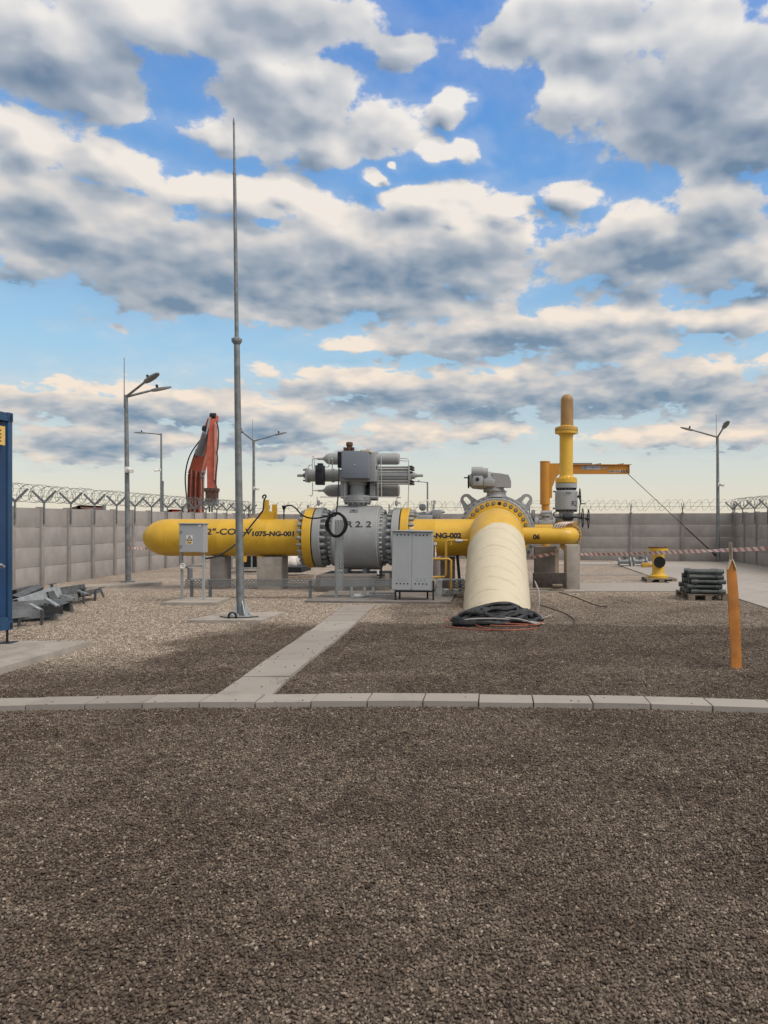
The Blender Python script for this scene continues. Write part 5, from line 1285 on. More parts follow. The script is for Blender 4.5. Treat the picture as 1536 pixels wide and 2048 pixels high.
# ------------------------------------------------------------------ pipe 06, riser and its valve
p6 = thing('gas_pipe', (gx(1100, 19), 19.0, 0.9), 'thin yellow pipe marked 06 running right from the header to an elbow', 'pipe')
z6 = gz(1071.5, 19.0); r6 = 0.203; xe6 = gx(1125, 19.0)
path = [(HX + 0.3, 19.0, z6), (xe6 - 0.1, 19.0, z6)] + [(xe6 + 0.24 * math.sin(t), 19.0 + 0.30 * (1 - math.cos(t)), z6) for t in [math.pi / 2 * k / 8 for k in range(1, 9)]] + [(xe6 + 0.24, 19.55, z6), (xe6 + 0.24, 19.75, z6)]
mb = MB(); mb.tube(path, r6, 40); mb.build('pipe_body', YEL, p6)
mb = MB(); mb.lathe([(0, 0.22), (0, 0.33), (0.09, 0.335), (0.09, 0.2)], (xe6 + 0.22, 19.62, z6), (0, 1, 0), 36); mb.build('flange', YEL2, p6)
part_copies('stud', MB().lathe([(0, 0.026), (0.05, 0.026), (0.06, 0.018)], (0, 0, 0), (0, 0, 1), 8), STUD, p6, ring_places((xe6 + 0.22, 19.62, z6), (0, -1, 0), 0.285, 20))
letters('06', TXT, p6, on_front((gx(1066, 18.8) + gx(1080, 18.8)) / 2, 19.0, r6, z6, gz(1073.5, 18.8)), gx(1080, 18.8) - gx(1066, 18.8), 0.135, bold=0.05)
DR = 20.4
rs = thing('riser_pipe', (gx(1132, DR), DR, 0.9), 'tall yellow vertical riser with brown domed top on a grey valve', 'pipe')
xr = gx(1132.5, DR); rz = lambda py: gz(py, DR)
rr_ = 0.178
mb = MB(); mb.cyl((xr, DR, rz(1078)), (xr, DR, rz(1046)), 0.20, n=32); mb.build('lower_spool', YEL2, rs)
mb = MB(); mb.lathe([(0, 0.2), (0, 0.30), (rz(1042) - rz(1048), 0.30), (rz(1042) - rz(1048), 0.19)], (xr, DR, rz(1048)), Z_, 36); mb.build('lower_flange', YEL2, rs)
part_copies('stud', MB().lathe([(0, 0.02), (0.06, 0.02)], (0, 0, 0), (0, 0, 1), 8), STUD, rs, ring_places((xr, DR, rz(1049) - 0.03), Z_, 0.255, 16))
mb = MB(); mb.lathe([(0, 0.29), (rz(958) - rz(966), 0.29), (rz(956.5) - rz(966), 0.23), (rz(953) - rz(966), rr_ + 0.01), (rz(950) - rz(966), rr_), (rz(872) - rz(966), rr_), (rz(870) - rz(966), rr_ + 0.02), (rz(868) - rz(966), 0.22), (rz(867.5) - rz(966), 0.285), (rz(862.5) - rz(966), 0.285)], (xr, DR, rz(966)), Z_, 40); mb.build('middle_spool', YEL, rs)
part_copies('stud', MB().lathe([(0, 0.018), (0.035, 0.018)], (0, 0, 0), (0, 0, 1), 8), YEL2, rs, ring_places((xr, DR, rz(956.5) - 0.02), Z_, 0.252, 16))
xt = xr + 0.035
mb = MB(); mb.lathe([(0, 0.285), (rz(855) - rz(861.5), 0.285), (rz(854) - rz(861.5), 0.225), (rz(851) - rz(861.5), rr_ - 0.01)], (xr + 0.01, DR, rz(861.5)), Z_, 40); mb.build('cap_flange', YEL2, rs)
h0 = rz(851.5); mb = MB(); H = rz(788.5) - h0
mb.lathe([(0, 0.172), (H - 0.17, 0.165)] + [(H - 0.17 + 0.17 * math.sin(math.pi / 2 * k / 8), 0.165 * math.cos(math.pi / 2 * k / 8)) for k in range(1, 9)], (xr + 0.02, DR, h0), Z_, 36); mb.build('domed_cap', BROWN, rs)
for s in (-1, 1):
    mb = MB(); mb.box((xr + s * 0.275, DR - 0.03, rz(861.5)), (0.05, 0.06, 0.15)); mb.cyl((xr + s * 0.275, DR - 0.12, rz(858)), (xr + s * 0.275, DR + 0.12, rz(858)), 0.02, n=8); mb.build('hinge_lug', YEL2, rs)
rv_ = thing('ball_valve', (xr, DR, rz(1045)), 'upright grey valve marked R2 with black handwheels under the yellow riser', 'valve')
mb = MB(); mb.lathe([(0, 0.19), (0, 0.285), (rz(967) - rz(976), 0.285), (rz(967) - rz(976), 0.18)], (xr, DR, rz(976)), Z_, 36); mb.build('top_flange', GREY, rv_)
mb = MB(); mb.cyl((xr, DR, rz(981)), (xr, DR, rz(976)), 0.20, n=30); mb.build('top_neck', GREY, rv_)
part_copies('bolt', MB().lathe([(0, 0.022), (0.05, 0.022)], (0, 0, 0), (0, 0, 1), 8), BLACKM, rv_, ring_places((xr, DR, rz(976) - 0.05), Z_, 0.25, 16))
mb = MB(); mb.lathe([(0, 0.22), (0.0, 0.285), (0.02, 0.30), (rz(982) - rz(1020) - 0.02, 0.30), (rz(982) - rz(1020), 0.285), (rz(980) - rz(1020), 0.22)], (xr, DR, rz(1020)), Z_, 48); mb.build('valve_body', GREY, rv_)
mb = MB(); mb.lathe([(0, 0.29), (rz(1037) - rz(1043), 0.29), (rz(1036) - rz(1043), 0.2), (rz(1020) - rz(1043), 0.2)], (xr, DR, rz(1042.5)), Z_, 36); mb.build('bottom_flange', GREY, rv_)
part_copies('bolt', MB().lathe([(0, 0.022), (0.05, 0.022)], (0, 0, 0), (0, 0, 1), 8), BLACKM, rv_, ring_places((xr, DR, rz(1036.5)), Z_, 0.25, 16) + ring_places((xr, DR, rz(1020) - 0.05), Z_, 0.265, 16))
for px, py in ((1107.5, 983), (1107, 1017)):
    mb = MB(); mb.cyl(at(px - 1.5, py, DR), at(px + 4, py, DR), 0.022, n=10); mb.build('bleed_plug', GREYD, rv_)
cxx, rad = xr, 0.30
letters('R2', TXT, rv_, lambda x, y: Vector((xr + (rad + .003) * math.sin(R(41) + x / rad), DR - (rad + .003) * math.cos(R(41) + x / rad), rz(1007.5) + y)), 0.20, 0.135, bold=0.015)
mb = MB(); mb.beam((xr - 0.04, DR - 0.315, rz(985.5)), (xr + 0.10, DR - 0.305, rz(985.5)), 0.02, 0.02); mb.build('name_plate', GREYD, rv_)
def handwheel(root, c, ax, r, tube=0.012, sp=4, grip=None, name='handwheel'):
    mb = MB(); mb.torus(c, ax, r, tube, 30, 8); a, u, w = ortho(ax)
    for k in range(sp):
        t = 2 * math.pi * k / sp + 0.5; mb.cyl(c - a * 0.05, c + (u * math.cos(t) + w * math.sin(t)) * r, tube * 0.7, n=6)
    mb.lathe([(-0.08, 0.03), (0.02, 0.03)], c, a, 10)
    if grip: mb.cyl(c + Vector(grip[0]), c + Vector(grip[1]), 0.014, n=8)
    mb.build(name, BLACKM, root)
handwheel(rv_, at(1160.5, 993, DR - 0.1), (1, -0.18, 0.06), 0.21, grip=((0.02, 0, -0.19), (0.13, 0, -0.19)))
handwheel(rv_, at(1165.5, 1036, DR - 0.35), (1, -0.2, 0), 0.245, grip=None)
handwheel(rv_, at(1177, 1038, DR - 0.25), (1, -0.2, 0), 0.25)
mb = MB(); mb.lathe([(0, 0.05), (0.04, 0.085), (0.24, 0.085), (0.28, 0.06)], at(1125, 1034.5, DR - 0.33), (1, 0, 0), 16); mb.cyl(at(1146, 1034.5, DR - 0.33), at(1177, 1037, DR - 0.3), 0.016, n=8)
mb.tube(smooth([at(1127, 1037, DR - .3), at(1112, 1034, DR - .3), at(1107, 1029, DR - .3), at(1109, 1025, DR - .3), at(1113, 1024, DR - .3)], 5), 0.014, 8); mb.build('worm_gear', BLACKM, rv_)
for px, py, pz in ((1163, 1023, 0), (1150, 1041, 0)):
    pass
for k in range(5):
    a = at(1106 + k * 5, 1056 - 0.3 * k, 18.86); MB().tube(smooth([a, at(1112 + k * 5, 1049, 19.2), at(1122 + k * 5, 1046, 19.9)], 5), 0.009, 6)
    info(MB().tube(smooth([at(1107 + k * 5, 1056, 18.9), at(1112 + k * 5, 1048.5, 18.95), at(1121 + k * 5, 1045.5, 19.4), at(1134 + k * 4, 1044, 20.0)], 6), 0.012, 7).build('white_cable', CORDW, at0=tuple(at(1112 + k * 5, 1050, 18.9))), 'thin white cable looped over the 06 pipe below the black handwheels', 'cable', 'white cables over pipe 06')
# left neighbour of the riser: small grey bypass valve
bp = thing('bypass_valve', (gx(1088, 20.2), 20.2, 1.4), 'pale grey bypass valve low behind the header, left of the R2 valve', 'valve')
mb = MB(); mb.bb((gx(1076, 20.2), 20.05, gz(1052, 20.2)), (gx(1106, 20.2), 20.35, gz(1040, 20.2)), 0.03); mb.build('valve_body', GREY, bp)
mb = MB(); mb.lathe([(0, 0.15), (0.04, 0.15), (0.05, 0.10), (0.10, 0.10), (0.11, 0.16), (0.16, 0.16)], (gx(1091, 20.2), 20.2, gz(1040, 20.2)), Z_, 22); mb.cyl(at(1081, 1025, 20.2), at(1104, 1025, 20.2), 0.05, n=12); mb.build('stem', GREY, bp)
mb = MB(); mb.lathe([(0, 0.14), (0.05, 0.16), (0.09, 0.16)], at(1069, 1046, 20.2), AX, 18); mb.lathe([(0, 0.16), (0.05, 0.16)], at(1105, 1046, 20.2), AX, 18); mb.build('flange', GREY, bp)
mb = MB(); mb.tube([at(1069, 1056, 20.0), at(1106, 1056, 20.0)], 0.09, 20); mb.build('yellow_stub', YEL, bp)
fl = MB(); fl.lathe([(0, 0.16), (0.05, 0.16)], at(1064, 1032, 20.3), (1, 0, 0), 20); fl.cyl(at(1066.5, 1040, 20.3), at(1066.5, 1020, 20.3), 0.05, n=12); info(fl.build('blind_flange', GREYD, at0=tuple(at(1064, 1035, 20.3))), 'small dark blind flange at the right rim of the round header valve', 'flange')

# supports under the right side
pier(gx(1133, 18.2), gx(1160, 18.2), 18.2, 18.75, gz(1090, 18.2), CONC, 'tall concrete pier under the elbow of the thin yellow pipe', False)
mb = MB(); slab_prism(mb, [(gx(1050, 18), 17.7), (gx(1166, 18), 17.7), (gx(1170, 18), 19.5), (gx(1050, 18), 19.5)], -0.02, 0.05, 0.004); info(mb.build('concrete_slab', CONC, at0=(gx(1110, 18), 18.5, 0), flat=True), 'thin concrete slab under the tall pier of the thin yellow pipe', 'slab')
pier(gx(1069, 19.6), gx(1113, 19.6), 19.5, 19.9, gz(1093, 19.6), CONCD, 'square concrete block low between the white pipe and the tall pier', False)
mb = MB(); mb.bb((gx(1110, 19.3), 19.2, 0), (gx(1117, 19.3), 19.3, gz(1097, 19.3))); mb.lathe([(0, 0.05), (0.06, 0.05)], at(1113.5, 1102, 19.2), Z_, 10); info(mb.build('marker_post', PALEW, at0=(gx(1113, 19.3), 19.25, 0)), 'slim pale post with orange tape beside the tall concrete pier', 'post')
mb = MB(); mb.cyl((gx(1130, 19.1), 19.1, 0), (gx(1130, 19.1), 19.1, z6 - 0.15), 0.03, n=10); mb.tube(smooth([at(1121, 1091, 19.1), at(1126, 1097, 19.1), at(1130, 1101, 19.1)], 4), 0.03, 8); info(mb.build('drain_pipe', YEL2, at0=(gx(1130, 19.1), 19.1, 0)), 'thin yellow drain pipe down the left side of the tall concrete pier', 'pipe')
mb = MB(); mb.bb((gx(1066, 18.0), 18.0, 0.10), (gx(1133, 18.0), 18.12, gz(1146, 18.0)), 0.01); info(mb.build('timber_board', WOODD, at0=(gx(1100, 18), 18.06, 0.05)), 'dark timber board on edge between the white pipe and the tall pier', 'board')
for k, (a, b, y) in enumerate(((1105, 1125, 1169), (1103, 1128, 1178))):
    mb = MB(); mb.bb((gx(a, 17.8), 17.75, gz(y + 4, 17.8)), (gx(b, 17.8), 17.95, gz(y, 17.8)), 0.005); info(mb.build('wood_block', WOOD, at0=(gx(115, 17.8), 17.8, 0.05)), ('upper' if k == 0 else 'lower') + ' pale wood batten in front of the dark timber board', 'wood block')

# ------------------------------------------------------------------ jib crane
DJ = 26.0
jc = thing('jib_crane', (gx(1092, DJ), DJ, 0), 'amber jib crane with a long horizontal boom behind the riser', 'crane')
jx = lambda px: gx(px, DJ); jz = lambda py: gz(py, DJ)
mb = MB(); mb.cyl((jx(1091), DJ, 0), (jx(1091), DJ, jz(1008)), 0.135, n=24); mb.lathe([(0, 0.168), (jz(924) - jz(1008), 0.168)], (jx(1090), DJ, jz(1008)), Z_, 24); mb.lathe([(0, 0.175), (0.04, 0.175)], (jx(1090), DJ, jz(925)), Z_, 24); mb.lathe([(0, 0.175), (0.03, 0.175)], (jx(1090), DJ, jz(1009)), Z_, 24); mb.build('column', CRANE, jc)
mb = MB(); mb.prism([(jx(1099), jz(927)), (jx(1120), jz(927)), (jx(1120), jz(947)), (jx(1112), jz(955)), (jx(1107), jz(968)), (jx(1104), jz(975)), (jx(1104), jz(996)), (jx(1099), jz(996))], (0, DJ, 0), (1, 0, 0), Z_, 0.16); mb.build('bracket', CRANE, jc, flat=True)
mb = MB(); b0, b1, zt_, zb_ = jx(1118), jx(1258.5), jz(929.3), jz(947.5)
mb.bb((b0, DJ - 0.02, zb_), (b1, DJ + 0.02, zt_)); mb.bb((b0, DJ - 0.09, zt_ - 0.012), (b1 + 0.06, DJ + 0.09, zt_ + 0.008)); mb.bb((b0, DJ - 0.09, zb_ - 0.008), (b1, DJ + 0.09, zb_ + 0.012)); mb.bb((b1 - 0.012, DJ - 0.088, zb_ + 0.013), (b1, DJ + 0.088, zt_ - 0.013)); bo = mb.build('boom', CRANE, jc, flat=True)
mb = MB(); mb.bb((b0, DJ - 0.05, zt_ + 0.01), (jx(1184), DJ + 0.05, zt_ + 0.055)); mb.prism([(jx(1186), zt_ + 0.01), (jx(1202), zt_ + 0.05), (jx(1202), zt_ + 0.01)], (0, DJ, 0), (1, 0, 0), Z_, 0.1); mb.prism([(jx(1232), zt_ + 0.01), (jx(1247), zt_ + 0.045), (jx(1247), zt_ + 0.01)], (0, DJ, 0), (1, 0, 0), Z_, 0.1); mb.build('festoon_rail', GREYD, jc, flat=True)
fy = DJ - 0.023
mb = MB(); mb.bb((jx(1164.3), fy - 0.008, jz(939.5)), (jx(1200.5), fy, jz(931))); sg = mb.build('sign_plate', BOX, bo)
mb = MB(); mb.torus((jx(1170), fy - 0.0095, jz(935.2)), (0, 1, 0), 0.048, 0.012, 20, 6); mb.bb((jx(1170) - 0.008, fy - 0.012, jz(935.2) - 0.045), (jx(1170) + 0.008, fy - 0.009, jz(935.2) + 0.045)); mb.bb((jx(1170) - 0.04, fy - 0.0115, jz(935.2) - 0.008), (jx(1170) + 0.04, fy - 0.009, jz(935.2) + 0.008)); mb.build('emblem', ABOX, sg)
letters('COMSATA', GREYD, sg, lambda x, y: Vector((jx(1187) + x, fy - 0.0105, jz(934.8) + y)), jx(1198.5) - jx(1175.5), 0.055, bold=0.02)
letters('WDX', BOX, bo, lambda x, y: Vector((jx(1209) + x, fy - 0.002, jz(936) + y)), jx(1214.5) - jx(1203.5), 0.07, bold=0.05)
mb = MB(); mb.bb((jx(1216.5), fy - 0.004, jz(945.3)), (jx(1240), fy, jz(940.2))); ld = mb.build('load_plate', PALEW, bo)
letters('1000 KG', TXT, ld, lambda x, y: Vector((jx(1228) + x, fy - 0.006, jz(942.7) + y)), jx(1239) - jx(1217.5), 0.062, bold=0.03)
mb = MB(); mb.bb((jx(1240.2), fy - 0.004, jz(945.3)), (jx(1253.5), fy, jz(940.2))); hz_ = mb.build('hazard_plate', PALEW, bo)
mb = MB()
for k in range(4): mb.prism([(0, 0), (0.035, 0), (0.065, 0.085), (0.03, 0.085)], (jx(1240.8) + k * 0.055, fy - 0.006, jz(945.3)), (1, 0, 0), Z_, 0.003)
mb.build('hazard_stripes', TXT, hz_, flat=True)
mb = MB(); e0 = Vector((jx(1255), DJ, jz(947))); e1 = at(1319, 1005, 29.3); e2 = Vector((gx(1440, 32.0), 31.7, 0.12))
mb.cyl(e0, at(1438, 1117, 31.4), 0.011, n=8); info(mb.build('guy_wire', BLACKM, at0=tuple(e0)), 'dark guy wire slanting from the jib crane tip down to the back wall foot', 'wire')
mb = MB(); q0, q1 = at(1372, 1056, 30.4), at(1438, 1117, 31.4); mb.cyl(q0, q1, 0.028, n=8); mb.lathe([(0, 0.05), (0.25, 0.05)], at(1428, 1107, 31.25), (q1 - q0), 8); info(mb.build('ratchet_strap', RUST, at0=tuple(q1)), 'dark red strap along the lower end of the guy wire by the back wall', 'strap')

# ------------------------------------------------------------------ red excavator beyond the left wall
ex = thing('excavator', (gx(392, 36), 36.5, 0), 'red excavator with raised arm standing beyond the left boundary wall', 'excavator')
def P(px, py, D): return at(px, py, D)
up = Vector((0, -1, 0.0))
bA, bB, bC = P(389.5, 1045, 35.4), P(392.5, 948, 34.6), P(424, 838, 33.4)
mb = MB(); mb.beam(bA, bB, 0.58, 0.40, (0, -1, 0), 0.57, 0.46); mb.beam(bB, bC, 0.57, 0.46, (0, -1, 0), 0.28, 0.26); mb.sphere(bB, 0.28, (0.95, 0.85, 1), 16, 10); mb.build('boom', RED, ex, angle=40)
mb = MB(); sd = Vector((0.30, -0.02, 0))
mb.beam(bA + Vector((0.302, 0.0, 0)), bB + Vector((0.297, 0.0, 0)), 0.02, 0.38, (0, -1, 0)); mb.beam(bB + Vector((0.297, 0, 0)), bC + Vector((0.15, 0, 0)), 0.02, 0.42, (0, -1, 0), 0.02, 0.22); mb.build('boom_side', PINK, ex, flat=True)
for k in range(5):
    o = -0.22 + 0.105 * k
    MB().tube(smooth([bA + Vector((o, -0.25, 0.1)), bB + Vector((o, -0.28, -0.2)), bB + Vector((o * 0.9 + 0.05, -0.29, 0.3)), bB.lerp(bC, 0.45) + Vector((o * 0.5 - 0.10, -0.25, 0))], 6), 0.022, 6).build('hydraulic_hose', PINK if k % 2 else BLACKH, ex)
MB().tube(smooth([bB + Vector((-0.28, -0.35, -1.2)), bB + Vector((-0.33, -0.40, -0.1)), bB.lerp(bC, 0.35) + Vector((-0.34, -0.40, 0)), P(409, 868, 33.3), P(407, 856, 33.3)], 6), 0.03, 6).build('hydraulic_hose', BLACKH, ex)
c0, c1, c2 = P(399, 908, 33.4), P(413, 865, 33.0), P(420, 850, 33.0)
mb = MB(); mb.cyl(c0, c1, 0.17, 0.17, 18); mb.cyl(c0 - (c1 - c0).normalized() * 0.02, c0 + (c1 - c0) * 0.06, 0.19, n=18); mb.build('arm_cylinder', GREYD, ex)
mb = MB(); mb.cyl(c1, P(408.5, 858, 33.0) + Vector((0.1, 0, 0.0)), 0.07, n=12); mb.sphere(P(409, 858, 33.1), 0.13, (0.9, 0.8, 1.2), 12, 8); mb.build('cylinder_rod', BLACKM, ex)
mb = MB(); mb.cyl(P(405, 945, 34.2), P(407, 1035, 35.5), 0.035, n=12); mb.lathe([(0, 0.07), (0.14, 0.07)], P(402, 954, 34.2), AX, 12); mb.lathe([(0, 0.09), (0.13, 0.09)], P(404, 945, 34.2), AX, 12); mb.build('lift_cylinder', GREYD, ex)
sA, sB = P(429, 833, 33.0), P(423.5, 978, 32.8)
mb = MB(); mb.beam(P(427, 838, 33.0), P(424.5, 905, 32.9), 0.26, 0.2, (0, -1, 0), 0.38, 0.26); mb.beam(P(424.5, 905, 32.9), sB, 0.38, 0.26, (0, -1, 0), 0.32, 0.2); mb.bb(P(421, 842, 33.2) - Vector((0, .1, 0)), P(434, 831, 33.2) + Vector((0, .2, 0))); mb.build('stick', RED, ex, flat=True)
mb = MB(); mb.beam(P(430.8, 845, 32.85), P(431.3, 905, 32.75), 0.03, 0.18, (0, -1, 0)); mb.beam(P(431.3, 905, 32.75), P(429.7, 960, 32.7), 0.03, 0.18, (0, -1, 0)); mb.build('stick_side', PINK, ex, flat=True)
mb = MB(); mb.lathe([(0, 0.13), (0.22, 0.13)], P(421, 832, 33.1), AX, 14); mb.build('arm_pin', BLACKM, ex)
mb = MB(); mb.prism([(gx(419, 33), gz(840, 33)), (gx(424, 33), gz(834, 33)), (gx(421, 33), gz(850, 33)), (gx(416, 33), gz(868, 33)), (gx(412, 33), gz(874, 33))], (0, 32.9, 0), (1, 0, 0), Z_, 0.05); mb.build('boom_tip_plate', BOX, ex, flat=True)
MB().tube(smooth([P(433, 842, 32.7), P(437, 862, 32.7), P(436, 892, 32.7), P(434, 905, 32.7), P(435, 918, 32.7), P(433, 940, 32.7), P(431, 962, 32.7), P(434, 980, 32.7)], 6), 0.028, 6).build('hydraulic_hose', BLACKH, ex)
mb = MB(); mb.box(P(423.5, 980, 32.8), (0.52, 0.45, 0.16), None, 0.02); mb.prism([(-0.20, -0.26), (0.20, -0.26), (0.215, 0.22), (-0.215, 0.22)], P(424, 991, 32.8), (1, 0, 0), Z_, 0.40); mb.build('quick_coupler', RUST, ex, flat=True)
mb = MB()
for k in range(4):
    x = P(414 + 6.5 * k, 1004, 32.8); mb.beam(x + Vector((0, 0, 0.14)), x + Vector((-0.05 + 0.03 * k, -0.1, -0.14)), 0.10, 0.16, (0, -1, 0)); 
mb.beam(P(411, 1003, 32.8), P(436, 1003, 32.8), 0.25, 0.14); mb.build('grab_teeth', GREYD, ex, flat=True)
mb = MB(); mb.cyl(P(419, 1008, 32.8), P(419, 1024, 32.8), 0.035, n=8); mb.cyl(P(424, 1008, 32.8), P(424, 1024, 32.8), 0.035, n=8); mb.build('tool_rod', BLACKM, ex)
mb = MB(); mb.bb((gx(372, 36) - 1.1, 35.6, 0.95), (gx(372, 36) + 1.5, 39.0, 1.72), 0.08); mb.build('house', RED, ex)
for s in (-1.0, 1.3):
    mb = MB(); xx = gx(372, 36) + s; prof = [(-1.9, 0.4), (-1.65, 0.82), (1.65, 0.82), (1.9, 0.4), (1.6, 0.0), (-1.6, 0.0)]; mb.prism(prof, (xx, 37.2, 0), (0, 1, 0), Z_, 0.55); mb.build('track', BLACKM, ex, flat=True)
mb = MB(); mb.bb((gx(366, 35.5), 35.3, 1.70), (gx(384, 35.5), 35.6, gz(1012, 35.5)), 0.03); mb.build('cab_guard', BLACKM, ex)
mb = MB(); mb.lathe([(0, 0.05), (0.14, 0.11), (0.32, 0.07), (0.40, 0.05)], P(371.5, 1027, 34.9), Z_, 12); mb.build('work_light', WHITE, ex)
# other machine roofs showing over the left wall
def roof_machine(px0, px1, y0, D, label, m):
    r = thing('parked_machine', (gx((px0 + px1) / 2, D), D, 0), label, 'machine')
    a, b = gx(px0, D), gx(px1, D); zt = gz(y0, D)
    mb = MB(); mb.prism([(a, 0.5), (b, 0.5), (b, zt - 0.16), (b - 0.3, zt - 0.02), (a + 0.7, zt), (a + 0.2, zt - 0.14), (a, zt - 0.3)], (0, D, 0), (1, 0, 0), Z_, 1.7); mb.build('cab', m, r, flat=True)
    for k in (0.2, 0.8):
        mb = MB(); mb.lathe([(0, 0.3), (0.02, 0.5), (0.28, 0.5), (0.3, 0.3)], (a + (b - a) * k, D - 0.95, 0.5), (0, 1, 0), 20); mb.build('wheel', BLACKM, r)
    mb = MB(); mb.bb((a + 0.3, D - 0.87, zt - 0.7), (b - 0.3, D - 0.853, zt - 0.35)); mb.build('side_window', ABOX, r)
roof_machine(148, 192, 1011, 30.5, 'dark red roof of a parked machine over the left wall near the first lamp post', RUST)
roof_machine(330, 360, 1019, 38.0, 'faded red roof of a machine showing over the left wall beside the excavator boom', RED)
mb = MB(); mb.prism([(-0.5, 0), (0.5, 0), (0.42, 0.22), (0.1, 0.3), (-0.25, 0.2)], (gx(200, 30), 30.2, 1.75), (1, 0, 0), Z_, 0.5); mb.cyl((gx(203, 30), 30.2, 0), (gx(203, 30), 30.2, 2.3), 0.07, n=10)
info(mb.build('scrap_frame', GREYD, at0=(gx(200, 30), 30.2, 0)), 'grey metal frame top peeking over the left wall right of the dark red roof', 'frame')

# ------------------------------------------------------------------ things behind the pipe run
y2 = thing('gas_pipe', (gx(505, 24), 24, 0), 'yellow pipe arch peeking over the long pipe behind the mast', 'pipe')
MB().tube(smooth([(gx(482, 24), 24, 0.4), (gx(485, 24), 24, 1.3), (gx(493, 24), 24, 1.52), (gx(505, 24), 24, 1.585), (gx(516, 24), 24, 1.55), (gx(523, 24), 24, 1.3), (gx(525, 24), 24, 0.4)], 6), 0.17, 20).build('pipe_body', YEL, y2)
mb = MB(); mb.sphere((gx(515, 27), 27, 0.6), 1.0, (0.62, 0.5, 1.36), 26, 14)
for i, v in enumerate(mb.v): mb.v[i] = (v[0] + 0.04 * math.sin(9 * v[2] + 7 * v[0]), v[1], v[2] + 0.03 * math.sin(11 * v[0] + 5 * v[1]))
info(mb.build('tarpaulin_heap', WOOD, at0=(gx(515, 27), 27, 0)), 'brown covered heap just behind the yellow pipe arch', 'heap')
tk = thing('equipment_rack', (gx(487, 25), 25, 0), 'dark equipment rack standing behind the long pipe between the two piers', 'rack')
mb = MB(); mb.bb((gx(473, 25), 25, 0.15), (gx(515, 25), 25.6, gz(1095, 25))); mb.build('panel', BLACKM, tk)
mb = MB(); 
for px in (463, 472, 503, 517): mb.bb((gx(px, 24.9) - 0.02, 24.9, 0.1), (gx(px, 24.9) + 0.02, 24.94, gz(1090, 24.9)))
mb.bb((gx(460, 24.9), 24.88, 0.10), (gx(520, 24.9), 24.96, 0.17)); mb.build('frame', GALV, tk)
for k, (px, py, s) in enumerate(((580, 1126, 0.34), (596, 1123, 0.36), (588, 1116, 0.32), (605, 1128, 0.30))):
    D = 23.5; c = at(px, py, D); mb = MB(); mb.sphere((c.x, D + 0.1 * k, c.z), s, (1.15, 0.8, 0.62), 20, 12)
    for i, v in enumerate(mb.v): mb.v[i] = (v[0] + 0.03 * math.sin(13 * v[2] + 3 * k), v[1], v[2] + 0.03 * math.sin(15 * v[0] + k))
    info(mb.build('white_sack', SACK, at0=(c.x, D, 0)), 'bulging white sack heaped behind the left flange and the broad pier', 'sack', 'white sacks behind the left flange')
mb = MB(); mb.bb((gx(570, 22.5), 22.4, 0.16), (gx(604, 22.5), 23.6, 0.32)); info(mb.build('black_pallet', BLACKM, at0=(gx(588, 22.5), 22.8, 0.16)), 'low black pallet under the white sacks', 'pallet')
mb = MB(); slab_prism(mb, [(gx(560, 21.5), 21.3), (gx(610, 21.5), 22.2), (gx(612, 21.5), 22.45), (gx(560, 21.5), 21.6)], -0.02, 0.10, 0.01); info(mb.build('plank', WOOD, at0=(gx(588, 21.5), 21.8, 0)), 'pale plank lying on the gravel in front of the white sacks', 'plank')
gv = thing('gauge_valve', (gx(885, 23.5), 23.5, 1.5), 'small grey valve with a round dial gauge peeking over the NG-002 pipe', 'valve')
Dq = 23.5
mb = MB(); mb.bb((gx(864, Dq), Dq - 0.15, gz(1033, Dq)), (gx(883, Dq), Dq + 0.15, gz(1019.5, Dq)), 0.01); mb.lathe([(0, 0.10), (0.03, 0.16), (0.05, 0.16)], at(873.5, 1037, Dq), Z_, 18); mb.cyl(at(883, 1023.5, Dq), at(890, 1024, Dq), 0.06, 0.03, 12); mb.cyl(at(834, 1030, Dq), at(864, 1027, Dq), 0.08, n=16); mb.bb((gx(826, Dq), Dq - 0.2, gz(1043, Dq)), (gx(866, Dq), Dq + 0.1, gz(1030, Dq)), 0.03); mb.build('valve_body', GREY, gv)
mb = MB(); mb.lathe([(0, 0.105), (0.05, 0.11), (0.06, 0.09)], at(845.5, 1014.5, Dq - .1), (0, -1, 0), 22); mb.lathe([(0, 0.06), (0.07, 0.06)], at(848, 1027, Dq - .1), (0, -1, 0), 16); mb.build('dial_gauge', GREYD, gv)
mb = MB(); mb.cyl(at(868, 1019, Dq), at(869, 1003, Dq), 0.02, n=8); mb.lathe([(0, 0.04), (0.09, 0.045), (0.10, 0.02)], at(869, 1007, Dq), Z_, 10); mb.cyl(at(864, 1001, Dq), at(864, 1012, Dq), 0.012, n=6); mb.build('stem', STEEL, gv)
mb = MB(); mb.cyl(at(873.5, 1040, Dq), (gx(873.5, Dq), Dq, 0), 0.16, n=18); mb.build('pedestal', CONCD, gv)

